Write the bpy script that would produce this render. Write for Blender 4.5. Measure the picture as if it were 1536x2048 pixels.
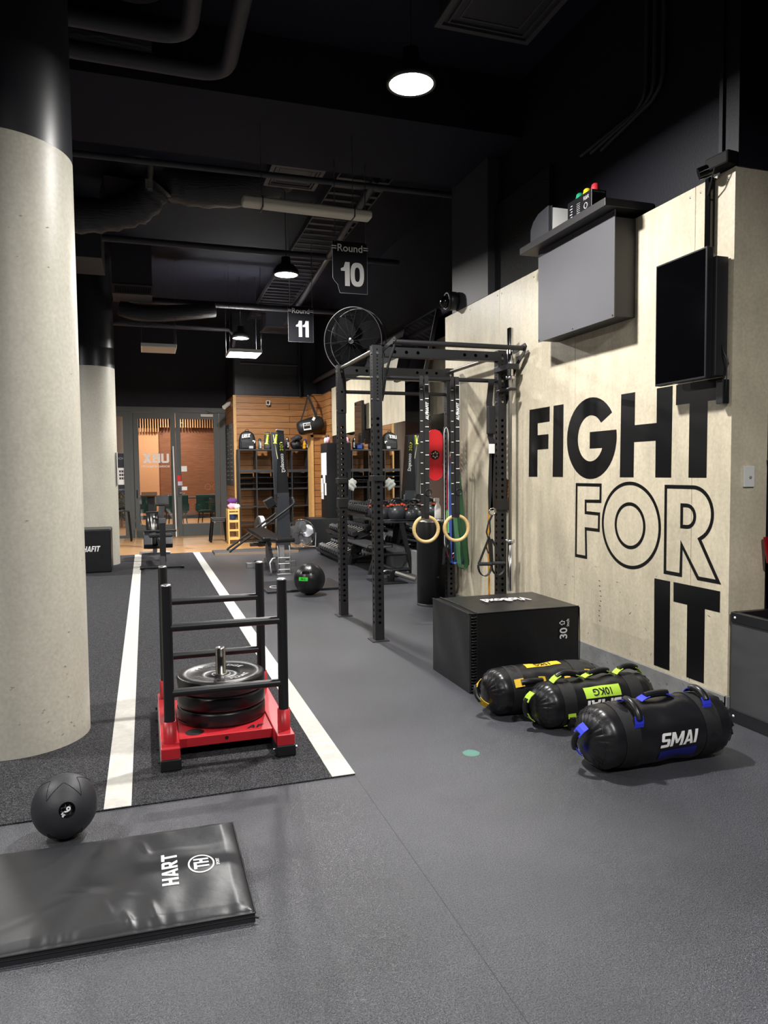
import bpy, math, random
from mathutils import Vector as V, Matrix
random.seed(7)
C = bpy.context.scene.collection
S = bpy.context.scene
for o in list(bpy.data.objects): bpy.data.objects.remove(o)
PI = math.pi
sin, cos = math.sin, math.cos

# ---------------------------------------------------------------- camera, exposure, world
CAM_H = 1.37
cam = bpy.data.cameras.new('camera'); camo = bpy.data.objects.new('camera', cam); C.objects.link(camo)
right = V((0.94979, -0.31261, -0.00960)); down = V((-0.02600, -0.04833, -0.99849)); fwd = V((0.31189, 0.94855, -0.05449))
right.normalize(); fwd = (fwd - right*fwd.dot(right)).normalized(); up = right.cross(fwd).normalized()
camo.matrix_world = Matrix(((right.x, up.x, -fwd.x, 0), (right.y, up.y, -fwd.y, 0), (right.z, up.z, -fwd.z, CAM_H), (0, 0, 0, 1)))
cam.sensor_fit = 'HORIZONTAL'; cam.sensor_width = 36; cam.lens = 36*1451.9/1536
cam.clip_start = 0.02; cam.clip_end = 100
S.camera = camo
S.view_settings.view_transform = 'Standard'; S.view_settings.look = 'None'
S.view_settings.gamma = 1; S.view_settings.use_curve_mapping = False
S.view_settings.exposure = 0.0
w = bpy.data.worlds.new('world'); S.world = w; w.use_nodes = True
w.node_tree.nodes['Background'].inputs[0].default_value = (0.02, 0.025, 0.04, 1)
w.node_tree.nodes['Background'].inputs[1].default_value = 0.3

LAMP_Z = 3.65
LAMP_W = 145.0
LAMPS = [(1.54, 4.10), (1.594, 8.35), (1.586, 12.43), (1.55, -0.15), (-2.70, -0.15), (-2.70, 4.20), (-2.70, 8.50), (-2.70, 12.70)]

# ---------------------------------------------------------------- materials
def lin(c):
    return tuple(((x/255)/12.92 if x/255 <= 0.04045 else (((x/255)+0.055)/1.055)**2.4) for x in c)
MATS = {}
def mat(name, rgb, rough=0.5, metal=0.0, bump=0, bscale=50, spec=0.5, var=0, vscale=8, emit=None, estr=0, coat=0, stretch=(1, 1, 1), rvar=0):
    if name in MATS: return MATS[name]
    m = bpy.data.materials.new(name); m.use_nodes = True; nt = m.node_tree; n = nt.nodes; L = nt.links
    b = n['Principled BSDF']; c = (*lin(rgb), 1)
    b.inputs['Base Color'].default_value = c; b.inputs['Roughness'].default_value = rough; b.inputs['Metallic'].default_value = metal
    b.inputs['Specular IOR Level'].default_value = spec; b.inputs['Coat Weight'].default_value = coat
    if bump or var or rvar:
        tc = n.new('ShaderNodeTexCoord'); mp = n.new('ShaderNodeMapping'); mp.inputs['Scale'].default_value = stretch
        L.new(tc.outputs['Object'], mp.inputs[0])
    if var or rvar:
        t = n.new('ShaderNodeTexNoise'); t.inputs['Scale'].default_value = vscale; t.inputs['Detail'].default_value = 6; L.new(mp.outputs[0], t.inputs['Vector'])
    if var:
        r = n.new('ShaderNodeValToRGB'); L.new(t.outputs[0], r.inputs[0])
        r.color_ramp.elements[0].position = 0.3 if var < 2 else .44; r.color_ramp.elements[1].position = 0.7 if var < 2 else .66
        r.color_ramp.elements[0].color = (*[x*max(.3, 1-var) for x in c[:3]], 1); r.color_ramp.elements[1].color = (*[min(1, x*(1+var)) for x in c[:3]], 1)
        L.new(r.outputs[0], b.inputs['Base Color'])
    if rvar:
        mr = n.new('ShaderNodeMapRange'); mr.inputs['To Min'].default_value = max(0, rough-rvar); mr.inputs['To Max'].default_value = rough+rvar
        L.new(t.outputs[0], mr.inputs[0]); L.new(mr.outputs[0], b.inputs['Roughness'])
    if bump:
        t2 = n.new('ShaderNodeTexNoise'); t2.inputs['Scale'].default_value = bscale; t2.inputs['Detail'].default_value = 4; L.new(mp.outputs[0], t2.inputs['Vector'])
        bp = n.new('ShaderNodeBump'); bp.inputs['Strength'].default_value = bump; bp.inputs['Distance'].default_value = 0.01
        L.new(t2.outputs[0], bp.inputs['Height']); L.new(bp.outputs[0], b.inputs['Normal'])
    if emit: b.inputs['Emission Color'].default_value = (*lin(emit), 1); b.inputs['Emission Strength'].default_value = estr
    MATS[name] = m; return m

def planks(name, c1, c2, pw, plen, axis_u, axis_v, rough=0.45, gap=(25, 14, 8), groove=0.004, off=0.5):
    """timber boards: rows of height pw stacked along axis_v and running along axis_u (object coordinates)"""
    if name in MATS: return MATS[name]
    m = bpy.data.materials.new(name); m.use_nodes = True; nt = m.node_tree; n = nt.nodes; L = nt.links; b = n['Principled BSDF']
    tc = n.new('ShaderNodeTexCoord'); sp = n.new('ShaderNodeSeparateXYZ'); L.new(tc.outputs['Object'], sp.inputs[0])
    cb = n.new('ShaderNodeCombineXYZ'); L.new(sp.outputs[axis_u], cb.inputs[0]); L.new(sp.outputs[axis_v], cb.inputs[1])
    br = n.new('ShaderNodeTexBrick'); L.new(cb.outputs[0], br.inputs['Vector'])
    br.inputs['Scale'].default_value = 1; br.inputs['Brick Width'].default_value = plen; br.inputs['Row Height'].default_value = pw
    br.inputs['Mortar Size'].default_value = groove; br.inputs['Color1'].default_value = (*lin(c1), 1); br.inputs['Color2'].default_value = (*lin(c2), 1)
    br.inputs['Mortar'].default_value = (*lin(gap), 1); br.offset = off; br.inputs['Bias'].default_value = 0
    sc = n.new('ShaderNodeVectorMath'); sc.operation = 'MULTIPLY'; sc.inputs[1].default_value = (2.2, 45, 1); L.new(cb.outputs[0], sc.inputs[0])
    no = n.new('ShaderNodeTexNoise'); no.inputs['Scale'].default_value = 1.5; no.inputs['Detail'].default_value = 6; no.inputs['Distortion'].default_value = 0.6; L.new(sc.outputs[0], no.inputs['Vector'])
    mx = n.new('ShaderNodeMix'); mx.data_type = 'RGBA'; mx.blend_type = 'MULTIPLY'; mx.inputs[0].default_value = 1
    rr = n.new('ShaderNodeMapRange'); rr.inputs['From Min'].default_value = .3; rr.inputs['From Max'].default_value = .7; rr.inputs['To Min'].default_value = 0.68; rr.inputs['To Max'].default_value = 1.2; L.new(no.outputs[0], rr.inputs[0])
    L.new(br.outputs['Color'], mx.inputs[6]); L.new(rr.outputs[0], mx.inputs[7]); L.new(mx.outputs[2], b.inputs['Base Color'])
    b.inputs['Roughness'].default_value = rough
    bp = n.new('ShaderNodeBump'); bp.inputs['Strength'].default_value = 0.6; bp.inputs['Distance'].default_value = 0.006; bp.invert = True
    L.new(br.outputs['Fac'], bp.inputs['Height']); L.new(bp.outputs[0], b.inputs['Normal'])
    MATS[name] = m; return m

def floor_rubber():
    m = bpy.data.materials.new('rubber_floor'); m.use_nodes = True; nt = m.node_tree; n = nt.nodes; L = nt.links; b = n['Principled BSDF']
    tc = n.new('ShaderNodeTexCoord')
    n1 = n.new('ShaderNodeTexNoise'); n1.inputs['Scale'].default_value = 210; n1.inputs['Detail'].default_value = 3; L.new(tc.outputs['Object'], n1.inputs['Vector'])
    n2 = n.new('ShaderNodeTexNoise'); n2.inputs['Scale'].default_value = 1.3; n2.inputs['Detail'].default_value = 5; L.new(tc.outputs['Object'], n2.inputs['Vector'])
    r = n.new('ShaderNodeValToRGB'); r.color_ramp.elements[0].color = (*lin((56, 57, 62)), 1); r.color_ramp.elements[1].color = (*lin((72, 73, 79)), 1)
    r.color_ramp.elements[0].position = .35; r.color_ramp.elements[1].position = .7
    L.new(n2.outputs[0], r.inputs[0])
    mx = n.new('ShaderNodeMix'); mx.data_type = 'RGBA'; mx.blend_type = 'MULTIPLY'; mx.inputs[0].default_value = 1
    mr = n.new('ShaderNodeMapRange'); mr.inputs['From Min'].default_value = .3; mr.inputs['From Max'].default_value = .7; mr.inputs['To Min'].default_value = .2; mr.inputs['To Max'].default_value = 2.0; L.new(n1.outputs[0], mr.inputs[0])  # flecks: rubber grain, with the lamps' sparkle on it painted in as colour
    L.new(r.outputs[0], mx.inputs[6]); L.new(mr.outputs[0], mx.inputs[7]); L.new(mx.outputs[2], b.inputs['Base Color'])
    b.inputs['Roughness'].default_value = 0.36; b.inputs['Specular IOR Level'].default_value = 0.55
    n3 = n.new('ShaderNodeTexNoise'); n3.inputs['Scale'].default_value = 520; n3.inputs['Detail'].default_value = 0; L.new(tc.outputs['Object'], n3.inputs['Vector'])
    bp = n.new('ShaderNodeBump'); bp.inputs['Strength'].default_value = 0.75; bp.inputs['Distance'].default_value = 0.002
    L.new(n3.outputs[0], bp.inputs['Height']); L.new(bp.outputs[0], b.inputs['Normal'])
    b.inputs['Coat Weight'].default_value = .16; b.inputs['Coat Roughness'].default_value = .22; L.new(bp.outputs[0], b.inputs['Coat Normal'])
    return m
def panel_mat(name, rgb, dirt=0.16):
    m = bpy.data.materials.new(name); m.use_nodes = True; nt = m.node_tree; n = nt.nodes; L = nt.links; b = n['Principled BSDF']
    tc = n.new('ShaderNodeTexCoord'); mp = n.new('ShaderNodeMapping'); mp.inputs['Scale'].default_value = (1, 2.2, .7); L.new(tc.outputs['Object'], mp.inputs[0])
    n1 = n.new('ShaderNodeTexNoise'); n1.inputs['Scale'].default_value = 3.5; n1.inputs['Detail'].default_value = 8; n1.inputs['Roughness'].default_value = .65; L.new(mp.outputs[0], n1.inputs['Vector'])
    n2 = n.new('ShaderNodeTexNoise'); n2.inputs['Scale'].default_value = 55; n2.inputs['Detail'].default_value = 3; L.new(tc.outputs['Object'], n2.inputs['Vector'])
    c = lin(rgb); r = n.new('ShaderNodeValToRGB'); r.color_ramp.elements[0].position = .32; r.color_ramp.elements[1].position = .68
    r.color_ramp.elements[0].color = (*[x*(1-dirt) for x in c], 1); r.color_ramp.elements[1].color = (*[x*(1+dirt*.6) for x in c], 1)
    L.new(n1.outputs[0], r.inputs[0])
    mx = n.new('ShaderNodeMix'); mx.data_type = 'RGBA'; mx.blend_type = 'MULTIPLY'; mx.inputs[0].default_value = 1
    mr = n.new('ShaderNodeMapRange'); mr.inputs['From Min'].default_value = .3; mr.inputs['From Max'].default_value = .7; mr.inputs['To Min'].default_value = .9; mr.inputs['To Max'].default_value = 1.06; L.new(n2.outputs[0], mr.inputs[0])
    L.new(r.outputs[0], mx.inputs[6]); L.new(mr.outputs[0], mx.inputs[7]); L.new(mx.outputs[2], b.inputs['Base Color'])
    b.inputs['Roughness'].default_value = .42; b.inputs['Specular IOR Level'].default_value = .4
    MATS[name] = m; return m
def glass_mat(name, tint=(1, 1, 1), refl=0.12):
    m = bpy.data.materials.new(name); m.use_nodes = True; nt = m.node_tree; n = nt.nodes; L = nt.links; n.clear()
    o = n.new('ShaderNodeOutputMaterial'); t = n.new('ShaderNodeBsdfTransparent'); g = n.new('ShaderNodeBsdfGlossy'); g.inputs['Roughness'].default_value = 0.0
    t.inputs[0].default_value = (*tint, 1); lw = n.new('ShaderNodeLayerWeight'); lw.inputs[0].default_value = 0.35
    ad = n.new('ShaderNodeMath'); ad.operation = 'MULTIPLY_ADD'; ad.inputs[1].default_value = .6; ad.inputs[2].default_value = refl*.3; L.new(lw.outputs['Fresnel'], ad.inputs[0])
    mx = n.new('ShaderNodeMixShader'); L.new(ad.outputs[0], mx.inputs[0]); L.new(t.outputs[0], mx.inputs[1]); L.new(g.outputs[0], mx.inputs[2]); L.new(mx.outputs[0], o.inputs[0])
    MATS[name] = m; return m

M_FLOOR = floor_rubber()
M_TURF = mat('turf_black', (46, 46, 49), .85, bump=1.0, bscale=190, var=3.2, vscale=230, spec=.3)
M_LINE = mat('turf_white', (232, 230, 222), .85, bump=.8, bscale=380, var=.06, vscale=30, spec=.2)
M_PANEL = panel_mat('fibre_cement', (212, 202, 178))
M_COL = panel_mat('column_concrete', (206, 202, 188), .08)
M_NAVY = mat('black_paint', (21, 22, 32), .6, bump=.15, bscale=60, spec=.3)
M_NAVY_LIT = mat('black_paint_lit', (62, 62, 66), .55)  # black pilaster face; the light on it is put into this greyer colour
M_ROUGHBLK = mat('rough_black_insulation', (16, 16, 18), .7, bump=1, bscale=70, spec=.5)
M_CEIL = mat('ceiling_black', (24, 26, 38), .8, bump=.2, bscale=30, spec=.2)
M_CEILG = mat('ceiling_services', (52, 52, 60), .55, spec=.4)
M_CURB = mat('skirting_grey', (136, 137, 137), .5, var=.18, vscale=9, bump=.1, bscale=40)
M_BLKM = mat('black_powdercoat', (26, 27, 30), .38, bump=.05, bscale=600)
M_BLKG = mat('black_gloss', (8, 8, 10), .12)
M_HOLE = mat('dark_inside', (4, 4, 5), .8)
M_CHROME = mat('chrome', (200, 200, 202), .16, 1)
M_STEEL = mat('brushed_steel', (160, 158, 152), .3, 1)
M_ALU = mat('aluminium', (185, 185, 188), .35, 1)
M_RED = mat('red_powdercoat', (178, 34, 44), .38, var=.08, vscale=20)
M_REDP = mat('red_plastic', (226, 40, 48), .45)
M_RUB = mat('black_rubber', (22, 22, 24), .34, rvar=.08, vscale=8)
M_RUBM = mat('matt_rubber', (44, 45, 50), .5, bump=.12, bscale=300)
M_VINYL = mat('black_vinyl', (24, 24, 27), .33, bump=.35, bscale=7, rvar=.06, vscale=5)
M_VINYL2 = mat('black_vinyl_wrinkled', (34, 35, 39), .38, bump=.14, bscale=14, spec=.7)
M_CANVAS = mat('black_canvas', (19, 20, 22), .6, bump=.35, bscale=380)
M_WHITE = mat('white_print', (235, 235, 235), .6)
M_DECAL = mat('black_vinyl_lettering', (13, 13, 14), .32, spec=.5)
M_BLUE = mat('blue_webbing', (38, 52, 205), .6, bump=.2, bscale=500)
M_BLUED = mat('blue_print', (22, 28, 120), .5)
M_LIME = mat('lime_webbing', (178, 216, 60), .6, bump=.2, bscale=500)
M_YEL = mat('yellow_webbing', (232, 190, 40), .6, bump=.2, bscale=500)
M_WOODR = mat('ring_birch', (212, 184, 128), .45, var=.14, vscale=26, stretch=(1, 1, 6))
M_TIMB = planks('timber_boards', (176, 124, 74), (160, 108, 60), .128, 2.9, 0, 2)
M_TIMBY = planks('timber_boards_side', (176, 124, 74), (160, 108, 60), .128, 2.9, 1, 2)
M_TRIMW = mat('pine_trim', (204, 160, 100), .5, var=.1, vscale=12)
M_WFLOOR = planks('timber_floor', (190, 148, 100), (172, 128, 82), .085, 1.4, 0, 1, rough=.35, gap=(90, 62, 38), groove=.0015)
M_CORK = mat('particle_board', (192, 142, 100), .7, var=.25, vscale=60)
M_BROWN = planks('brown_slatwall', (132, 82, 50), (126, 77, 46), .03, 9, 0, 2, rough=.6, gap=(98, 60, 36), groove=.002)
M_MAUVE = mat('lobby_paint', (158, 138, 130), .7)
M_DFRAME = mat('door_frame_grey', (78, 82, 82), .42)
M_GLASS = glass_mat('door_glass')
M_MIRROR = mat('mirror_glass', (225, 228, 226), 0.0, 1)
M_GREYBOX = mat('grey_sheet_metal', (84, 84, 88), .5, var=.05, vscale=3)
M_DGREY = mat('dark_sheet_metal', (38, 38, 40), .5)
M_PLYB = mat('black_stained_ply', (62, 62, 65), .6, var=.14, vscale=6, stretch=(1, 1, 3))
M_SHELF = mat('charcoal_shelf', (44, 45, 48), .5)
M_GREEN = mat('green_velvet', (28, 66, 62), .75, spec=.3)
M_PLASW = mat('white_plastic', (228, 228, 224), .4)
M_PINE = mat('pine_shelf', (226, 188, 112), .5)
M_PURP = mat('purple_towel', (92, 52, 118), .9, bump=.6, bscale=120)
M_PINK = mat('pink_towel', (228, 168, 190), .9, bump=.6, bscale=120)
M_TOWW = mat('white_towel', (222, 224, 216), .9, bump=.6, bscale=120)
M_LIGHT = mat('lamp_lens', (255, 255, 255), .5, emit=(255, 250, 244), estr=22)
M_PANELL = mat('panel_light_lens', (255, 255, 255), .5, emit=(255, 255, 255), estr=7)
M_DIFF = mat('unlit_diffuser', (196, 184, 172), .5)
M_BATT = mat('batten_diffuser', (196, 192, 180), .4)
M_FOIL = mat('foil_tape', (190, 186, 180), .35, .9, bump=.8, bscale=60)
M_DUCT = mat('flex_duct', (40, 40, 46), .5, bump=1, bscale=14, stretch=(1, 1, 6))
M_BLOCK = None
def block_mat():
    m = bpy.data.materials.new('painted_block'); m.use_nodes = True; nt = m.node_tree; n = nt.nodes; L = nt.links; b = n['Principled BSDF']
    tc = n.new('ShaderNodeTexCoord'); sp = n.new('ShaderNodeSeparateXYZ'); L.new(tc.outputs['Object'], sp.inputs[0]); cb = n.new('ShaderNodeCombineXYZ'); L.new(sp.outputs[0], cb.inputs[0]); L.new(sp.outputs[2], cb.inputs[1])
    br = n.new('ShaderNodeTexBrick'); L.new(cb.outputs[0], br.inputs['Vector']); br.inputs['Scale'].default_value = 1; br.inputs['Brick Width'].default_value = .4; br.inputs['Row Height'].default_value = .2; br.inputs['Mortar Size'].default_value = .005
    br.inputs['Color1'].default_value = br.inputs['Color2'].default_value = (*lin((36, 37, 43)), 1); br.inputs['Mortar'].default_value = (*lin((24, 24, 29)), 1)
    L.new(br.outputs['Color'], b.inputs['Base Color']); b.inputs['Roughness'].default_value = .42
    no = n.new('ShaderNodeTexNoise'); no.inputs['Scale'].default_value = 40; L.new(tc.outputs['Object'], no.inputs['Vector'])
    mm = n.new('ShaderNodeMath'); mm.operation = 'MULTIPLY_ADD'; mm.inputs[1].default_value = .3; L.new(no.outputs[0], mm.inputs[0])
    iv = n.new('ShaderNodeMath'); iv.operation = 'SUBTRACT'; iv.inputs[0].default_value = 1; L.new(br.outputs['Fac'], iv.inputs[1]); L.new(iv.outputs[0], mm.inputs[2])
    bp = n.new('ShaderNodeBump'); bp.inputs['Strength'].default_value = .5; bp.inputs['Distance'].default_value = .006; L.new(mm.outputs[0], bp.inputs['Height']); L.new(bp.outputs[0], b.inputs['Normal'])
    return m
M_BLOCK = block_mat()

# ---------------------------------------------------------------- mesh builder
class MB:
    def __init__(s): s.v = []; s.f = []; s.mi = []; s.sm = []; s.m = 0; s.smooth = False
    def add(s, vs, fs, smooth=None):
        b = len(s.v); s.v += [tuple(p) for p in vs]
        for f in fs: s.f.append([b+i for i in f]); s.mi.append(s.m); s.sm.append(s.smooth if smooth is None else smooth)
        return s
    def box(s, x0, x1, y0, y1, z0, z1):
        return s.add([(x, y, z) for z in (z0, z1) for y in (y0, y1) for x in (x0, x1)], [(0, 2, 3, 1), (4, 5, 7, 6), (0, 1, 5, 4), (2, 6, 7, 3), (0, 4, 6, 2), (1, 3, 7, 5)])
    def obox(s, c, d, r=(0, 0, 0)):
        R = Matrix.Rotation(r[2], 3, 'Z') @ Matrix.Rotation(r[1], 3, 'Y') @ Matrix.Rotation(r[0], 3, 'X')
        vs = [V(c) + R @ V((x*d[0]/2, y*d[1]/2, z*d[2]/2)) for z in (-1, 1) for y in (-1, 1) for x in (-1, 1)]
        return s.add(vs, [(0, 2, 3, 1), (4, 5, 7, 6), (0, 1, 5, 4), (2, 6, 7, 3), (0, 4, 6, 2), (1, 3, 7, 5)])
    def bar(s, p, q, wd, th, side=(0, 0, 1)):
        """rectangular bar from p to q, width wd along side x dir, thickness th along side"""
        p, q = V(p), V(q); d = (q-p).normalized(); sd = V(side); sd = (sd - d*sd.dot(d)).normalized(); u = d.cross(sd)
        vs = [e + u*a*wd/2 + sd*b*th/2 for e in (p, q) for b in (-1, 1) for a in (-1, 1)]
        return s.add(vs, [(0, 2, 3, 1), (4, 5, 7, 6), (0, 1, 5, 4), (2, 6, 7, 3), (0, 4, 6, 2), (1, 3, 7, 5)])
    def frame(s, d):
        d = V(d).normalized(); a = V((0, 0, 1)) if abs(d.z) < .9 else V((1, 0, 0)); u = d.cross(a).normalized(); return d, u, d.cross(u)
    def cyl(s, p, q, r, r2=None, n=20, cap=True):
        p, q = V(p), V(q); d, u, v = s.frame(q-p); r2 = r if r2 is None else r2
        vs = [p + (u*cos(2*PI*i/n)+v*sin(2*PI*i/n))*r for i in range(n)] + [q + (u*cos(2*PI*i/n)+v*sin(2*PI*i/n))*r2 for i in range(n)]
        s.add(vs, [(i, (i+1) % n, n+(i+1) % n, n+i) for i in range(n)], True)
        if cap: s.add(vs[:n], [tuple(range(n))[::-1]], False); s.add(vs[n:], [tuple(range(n))], False)
        return s
    def tube(s, pts, r, n=10, closed=False, rs=None):
        pts = [V(p) for p in pts]; N = len(pts); vs = []; pu = None
        for i, p in enumerate(pts):
            a = pts[(i-1) % N] if (i or closed) else p; b = pts[(i+1) % N] if (i < N-1 or closed) else p
            d = (b-a).normalized()
            if pu is None: _, u, v = s.frame(d)
            else: u = (pu - d*pu.dot(d)).normalized(); v = d.cross(u)
            pu = u; rr = rs[i] if rs else r
            vs += [p + (u*cos(2*PI*k/n)+v*sin(2*PI*k/n))*rr for k in range(n)]
        fs = [(i*n+k, i*n+(k+1) % n, ((i+1) % N)*n+(k+1) % n, ((i+1) % N)*n+k) for i in range(N if closed else N-1) for k in range(n)]
        s.add(vs, fs, True)
        if not closed: s.add(vs[:n], [tuple(range(n))[::-1]], False); s.add(vs[-n:], [tuple(range(n))], False)
        return s
    def ribbon(s, pts, wdir, wd, th, closed=False):
        pts = [V(p) for p in pts]; N = len(pts); vs = []; W = V(wdir).normalized()
        for i, p in enumerate(pts):
            a = pts[(i-1) % N] if (i or closed) else p; b = pts[(i+1) % N] if (i < N-1 or closed) else p
            d = (b-a).normalized(); nn = d.cross(W)
            nn = nn.normalized() if nn.length > 1e-6 else V((1, 0, 0)); ww = W
            vs += [p-ww*wd/2-nn*th/2, p+ww*wd/2-nn*th/2, p+ww*wd/2+nn*th/2, p-ww*wd/2+nn*th/2]
        fs = [(i*4+k, i*4+(k+1) % 4, ((i+1) % N)*4+(k+1) % 4, ((i+1) % N)*4+k) for i in range(N if closed else N-1) for k in range(4)]
        s.add(vs, fs)
        if not closed: s.add(vs[:4], [(3, 2, 1, 0)]); s.add(vs[-4:], [(0, 1, 2, 3)])
        return s
    def lathe(s, prof, c=(0, 0, 0), axis=(0, 0, 1), n=32, flat=False):
        c = V(c); d = V(axis).normalized(); a = V((1, 0, 0)) if abs(d.x) < .9 else V((0, 1, 0)); u = (a-d*a.dot(d)).normalized(); v = d.cross(u); vs = []
        for (r, z) in prof: vs += [c + d*z + (u*cos(2*PI*i/n)+v*sin(2*PI*i/n))*max(r, 1e-5) for i in range(n)]
        fs = [(j*n+i, j*n+(i+1) % n, (j+1)*n+(i+1) % n, (j+1)*n+i) for j in range(len(prof)-1) for i in range(n)]
        return s.add(vs, fs, not flat)
    def ell(s, c, r, n=24, m=14, fn=None):
        r = (r, r, r) if not hasattr(r, '__len__') else r; vs = []
        for j in range(m+1):
            t = PI*j/m
            for i in range(n):
                p = V((sin(t)*cos(2*PI*i/n), sin(t)*sin(2*PI*i/n), cos(t)))
                k = fn(p) if fn else 1
                vs.append((c[0]+p.x*r[0]*k, c[1]+p.y*r[1]*k, c[2]+p.z*r[2]*k))
        return s.add(vs, [(j*n+i, (j+1)*n+i, (j+1)*n+(i+1) % n, j*n+(i+1) % n) for j in range(m) for i in range(n)], True)
    def torus(s, c, nrm, R, r, n=40, k=12, a0=0, a1=2*PI):
        c = V(c); d, u, v = s.frame(nrm); full = abs(a1-a0-2*PI) < 1e-6
        pts = [c + (u*cos(a)+v*sin(a))*R for a in [a0+(a1-a0)*i/(n if full else n-1) for i in range(n)]]
        return s.tube(pts, r, k, closed=full)
    def prism(s, poly, O, U, W, depth, N=None):
        O, U, W = V(O), V(U), V(W); N = V(N) if N else U.cross(W).normalized(); k = len(poly)
        a = [O+U*x+W*y for x, y in poly]; b = [p+N*depth for p in a]
        from mathutils.geometry import tessellate_polygon
        tr = tessellate_polygon([[V((x, y, 0)) for x, y in poly]])
        s.add(a+b, [tuple(t) for t in tr] + [tuple(i+k for i in t) for t in tr] + [(i, (i+1) % k, k+(i+1) % k, k+i) for i in range(k)])
        return s
    def strip(s, outer, inner, O, U, W, depth, N=None):
        O, U, W = V(O), V(U), V(W); N = V(N) if N else U.cross(W).normalized(); k = len(outer)
        a = [O+U*x+W*y for x, y in outer]+[O+U*x+W*y for x, y in inner]; b = [p+N*depth for p in a]; K = 2*k
        fs = []
        for i in range(k):
            j = (i+1) % k
            fs += [(i, j, k+j, k+i), (K+i, K+j, K+k+j, K+k+i), (i, j, K+j, K+i), (k+i, k+j, K+k+j, K+k+i)]
        return s.add(a+b, fs)
    def holed(s, O, U, W, wd, n, pitch, r, h0):
        """perforated face: O bottom centre, U across, W up; n holes of radius r at pitch, first at h0; returns height reached"""
        O, U, W = V(O), V(U), V(W); hw = wd/2; hp = pitch/2
        ang = []
        for q in range(4):
            c1 = math.atan2(hp, hw); cs = [c1, PI-c1, PI+c1, 2*PI-c1]
        cs = sorted(cs); 
        for i in range(4):
            a, b = cs[i], cs[(i+1) % 4] + (2*PI if i == 3 else 0)
            ang += [a, a+(b-a)/3, a+2*(b-a)/3]
        for k in range(n):
            c = O + W*(h0+k*pitch); vi = []; vo = []
            for a in ang:
                ca, sa = cos(a), sin(a); t = min(hw/abs(ca) if abs(ca) > 1e-9 else 9, hp/abs(sa) if abs(sa) > 1e-9 else 9)
                vo.append(c+U*ca*t+W*sa*t); vi.append(c+U*ca*r+W*sa*r)
            m = len(ang); s.add(vo+vi, [(i, (i+1) % m, m+(i+1) % m, m+i) for i in range(m)])
        return s
    def plate(s, O, U, W, wd, a, b):
        O, U, W = V(O), V(U), V(W); h = wd/2
        return s.add([O-U*h+W*a, O+U*h+W*a, O+U*h+W*b, O-U*h+W*b], [(0, 1, 2, 3)])
    def text(s, body, O, U, W, size, bold=0.0, depth=.001, align='CENTER', shear=0, fn=None, sx=1.0, space=1.0):
        cu = bpy.data.curves.new('t', 'FONT'); cu.body = body; cu.size = 1; cu.offset = bold; cu.extrude = 0; cu.align_x = align; cu.align_y = 'CENTER'; cu.shear = shear; cu.resolution_u = 4; cu.space_character = space
        ob = bpy.data.objects.new('t', cu); C.objects.link(ob); bpy.context.view_layer.update()
        me = bpy.data.meshes.new_from_object(ob.evaluated_get(bpy.context.evaluated_depsgraph_get()))
        O, U, W = V(O), V(U).normalized(), V(W).normalized(); N = U.cross(W).normalized()
        if fn is None:
            vs = [O + U*(p.co.x*size*sx) + W*(p.co.y*size) + N*depth for p in me.vertices]; fs = [tuple(f.vertices) for f in me.polygons]
        else:
            import bmesh
            bm = bmesh.new(); bm.from_mesh(me); bmesh.ops.triangulate(bm, faces=bm.faces)
            for _ in range(2): bmesh.ops.subdivide_edges(bm, edges=[e for e in bm.edges if e.calc_length() > .12], cuts=1)
            bm.verts.index_update(); vs = [fn(p.co.x*size*sx, p.co.y*size) for p in bm.verts]; fs = [tuple(v.index for v in f.verts) for f in bm.faces]; bm.free()
        s.add(vs, fs, False)
        bpy.data.objects.remove(ob); bpy.data.curves.remove(cu); bpy.data.meshes.remove(me)
        return s

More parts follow.
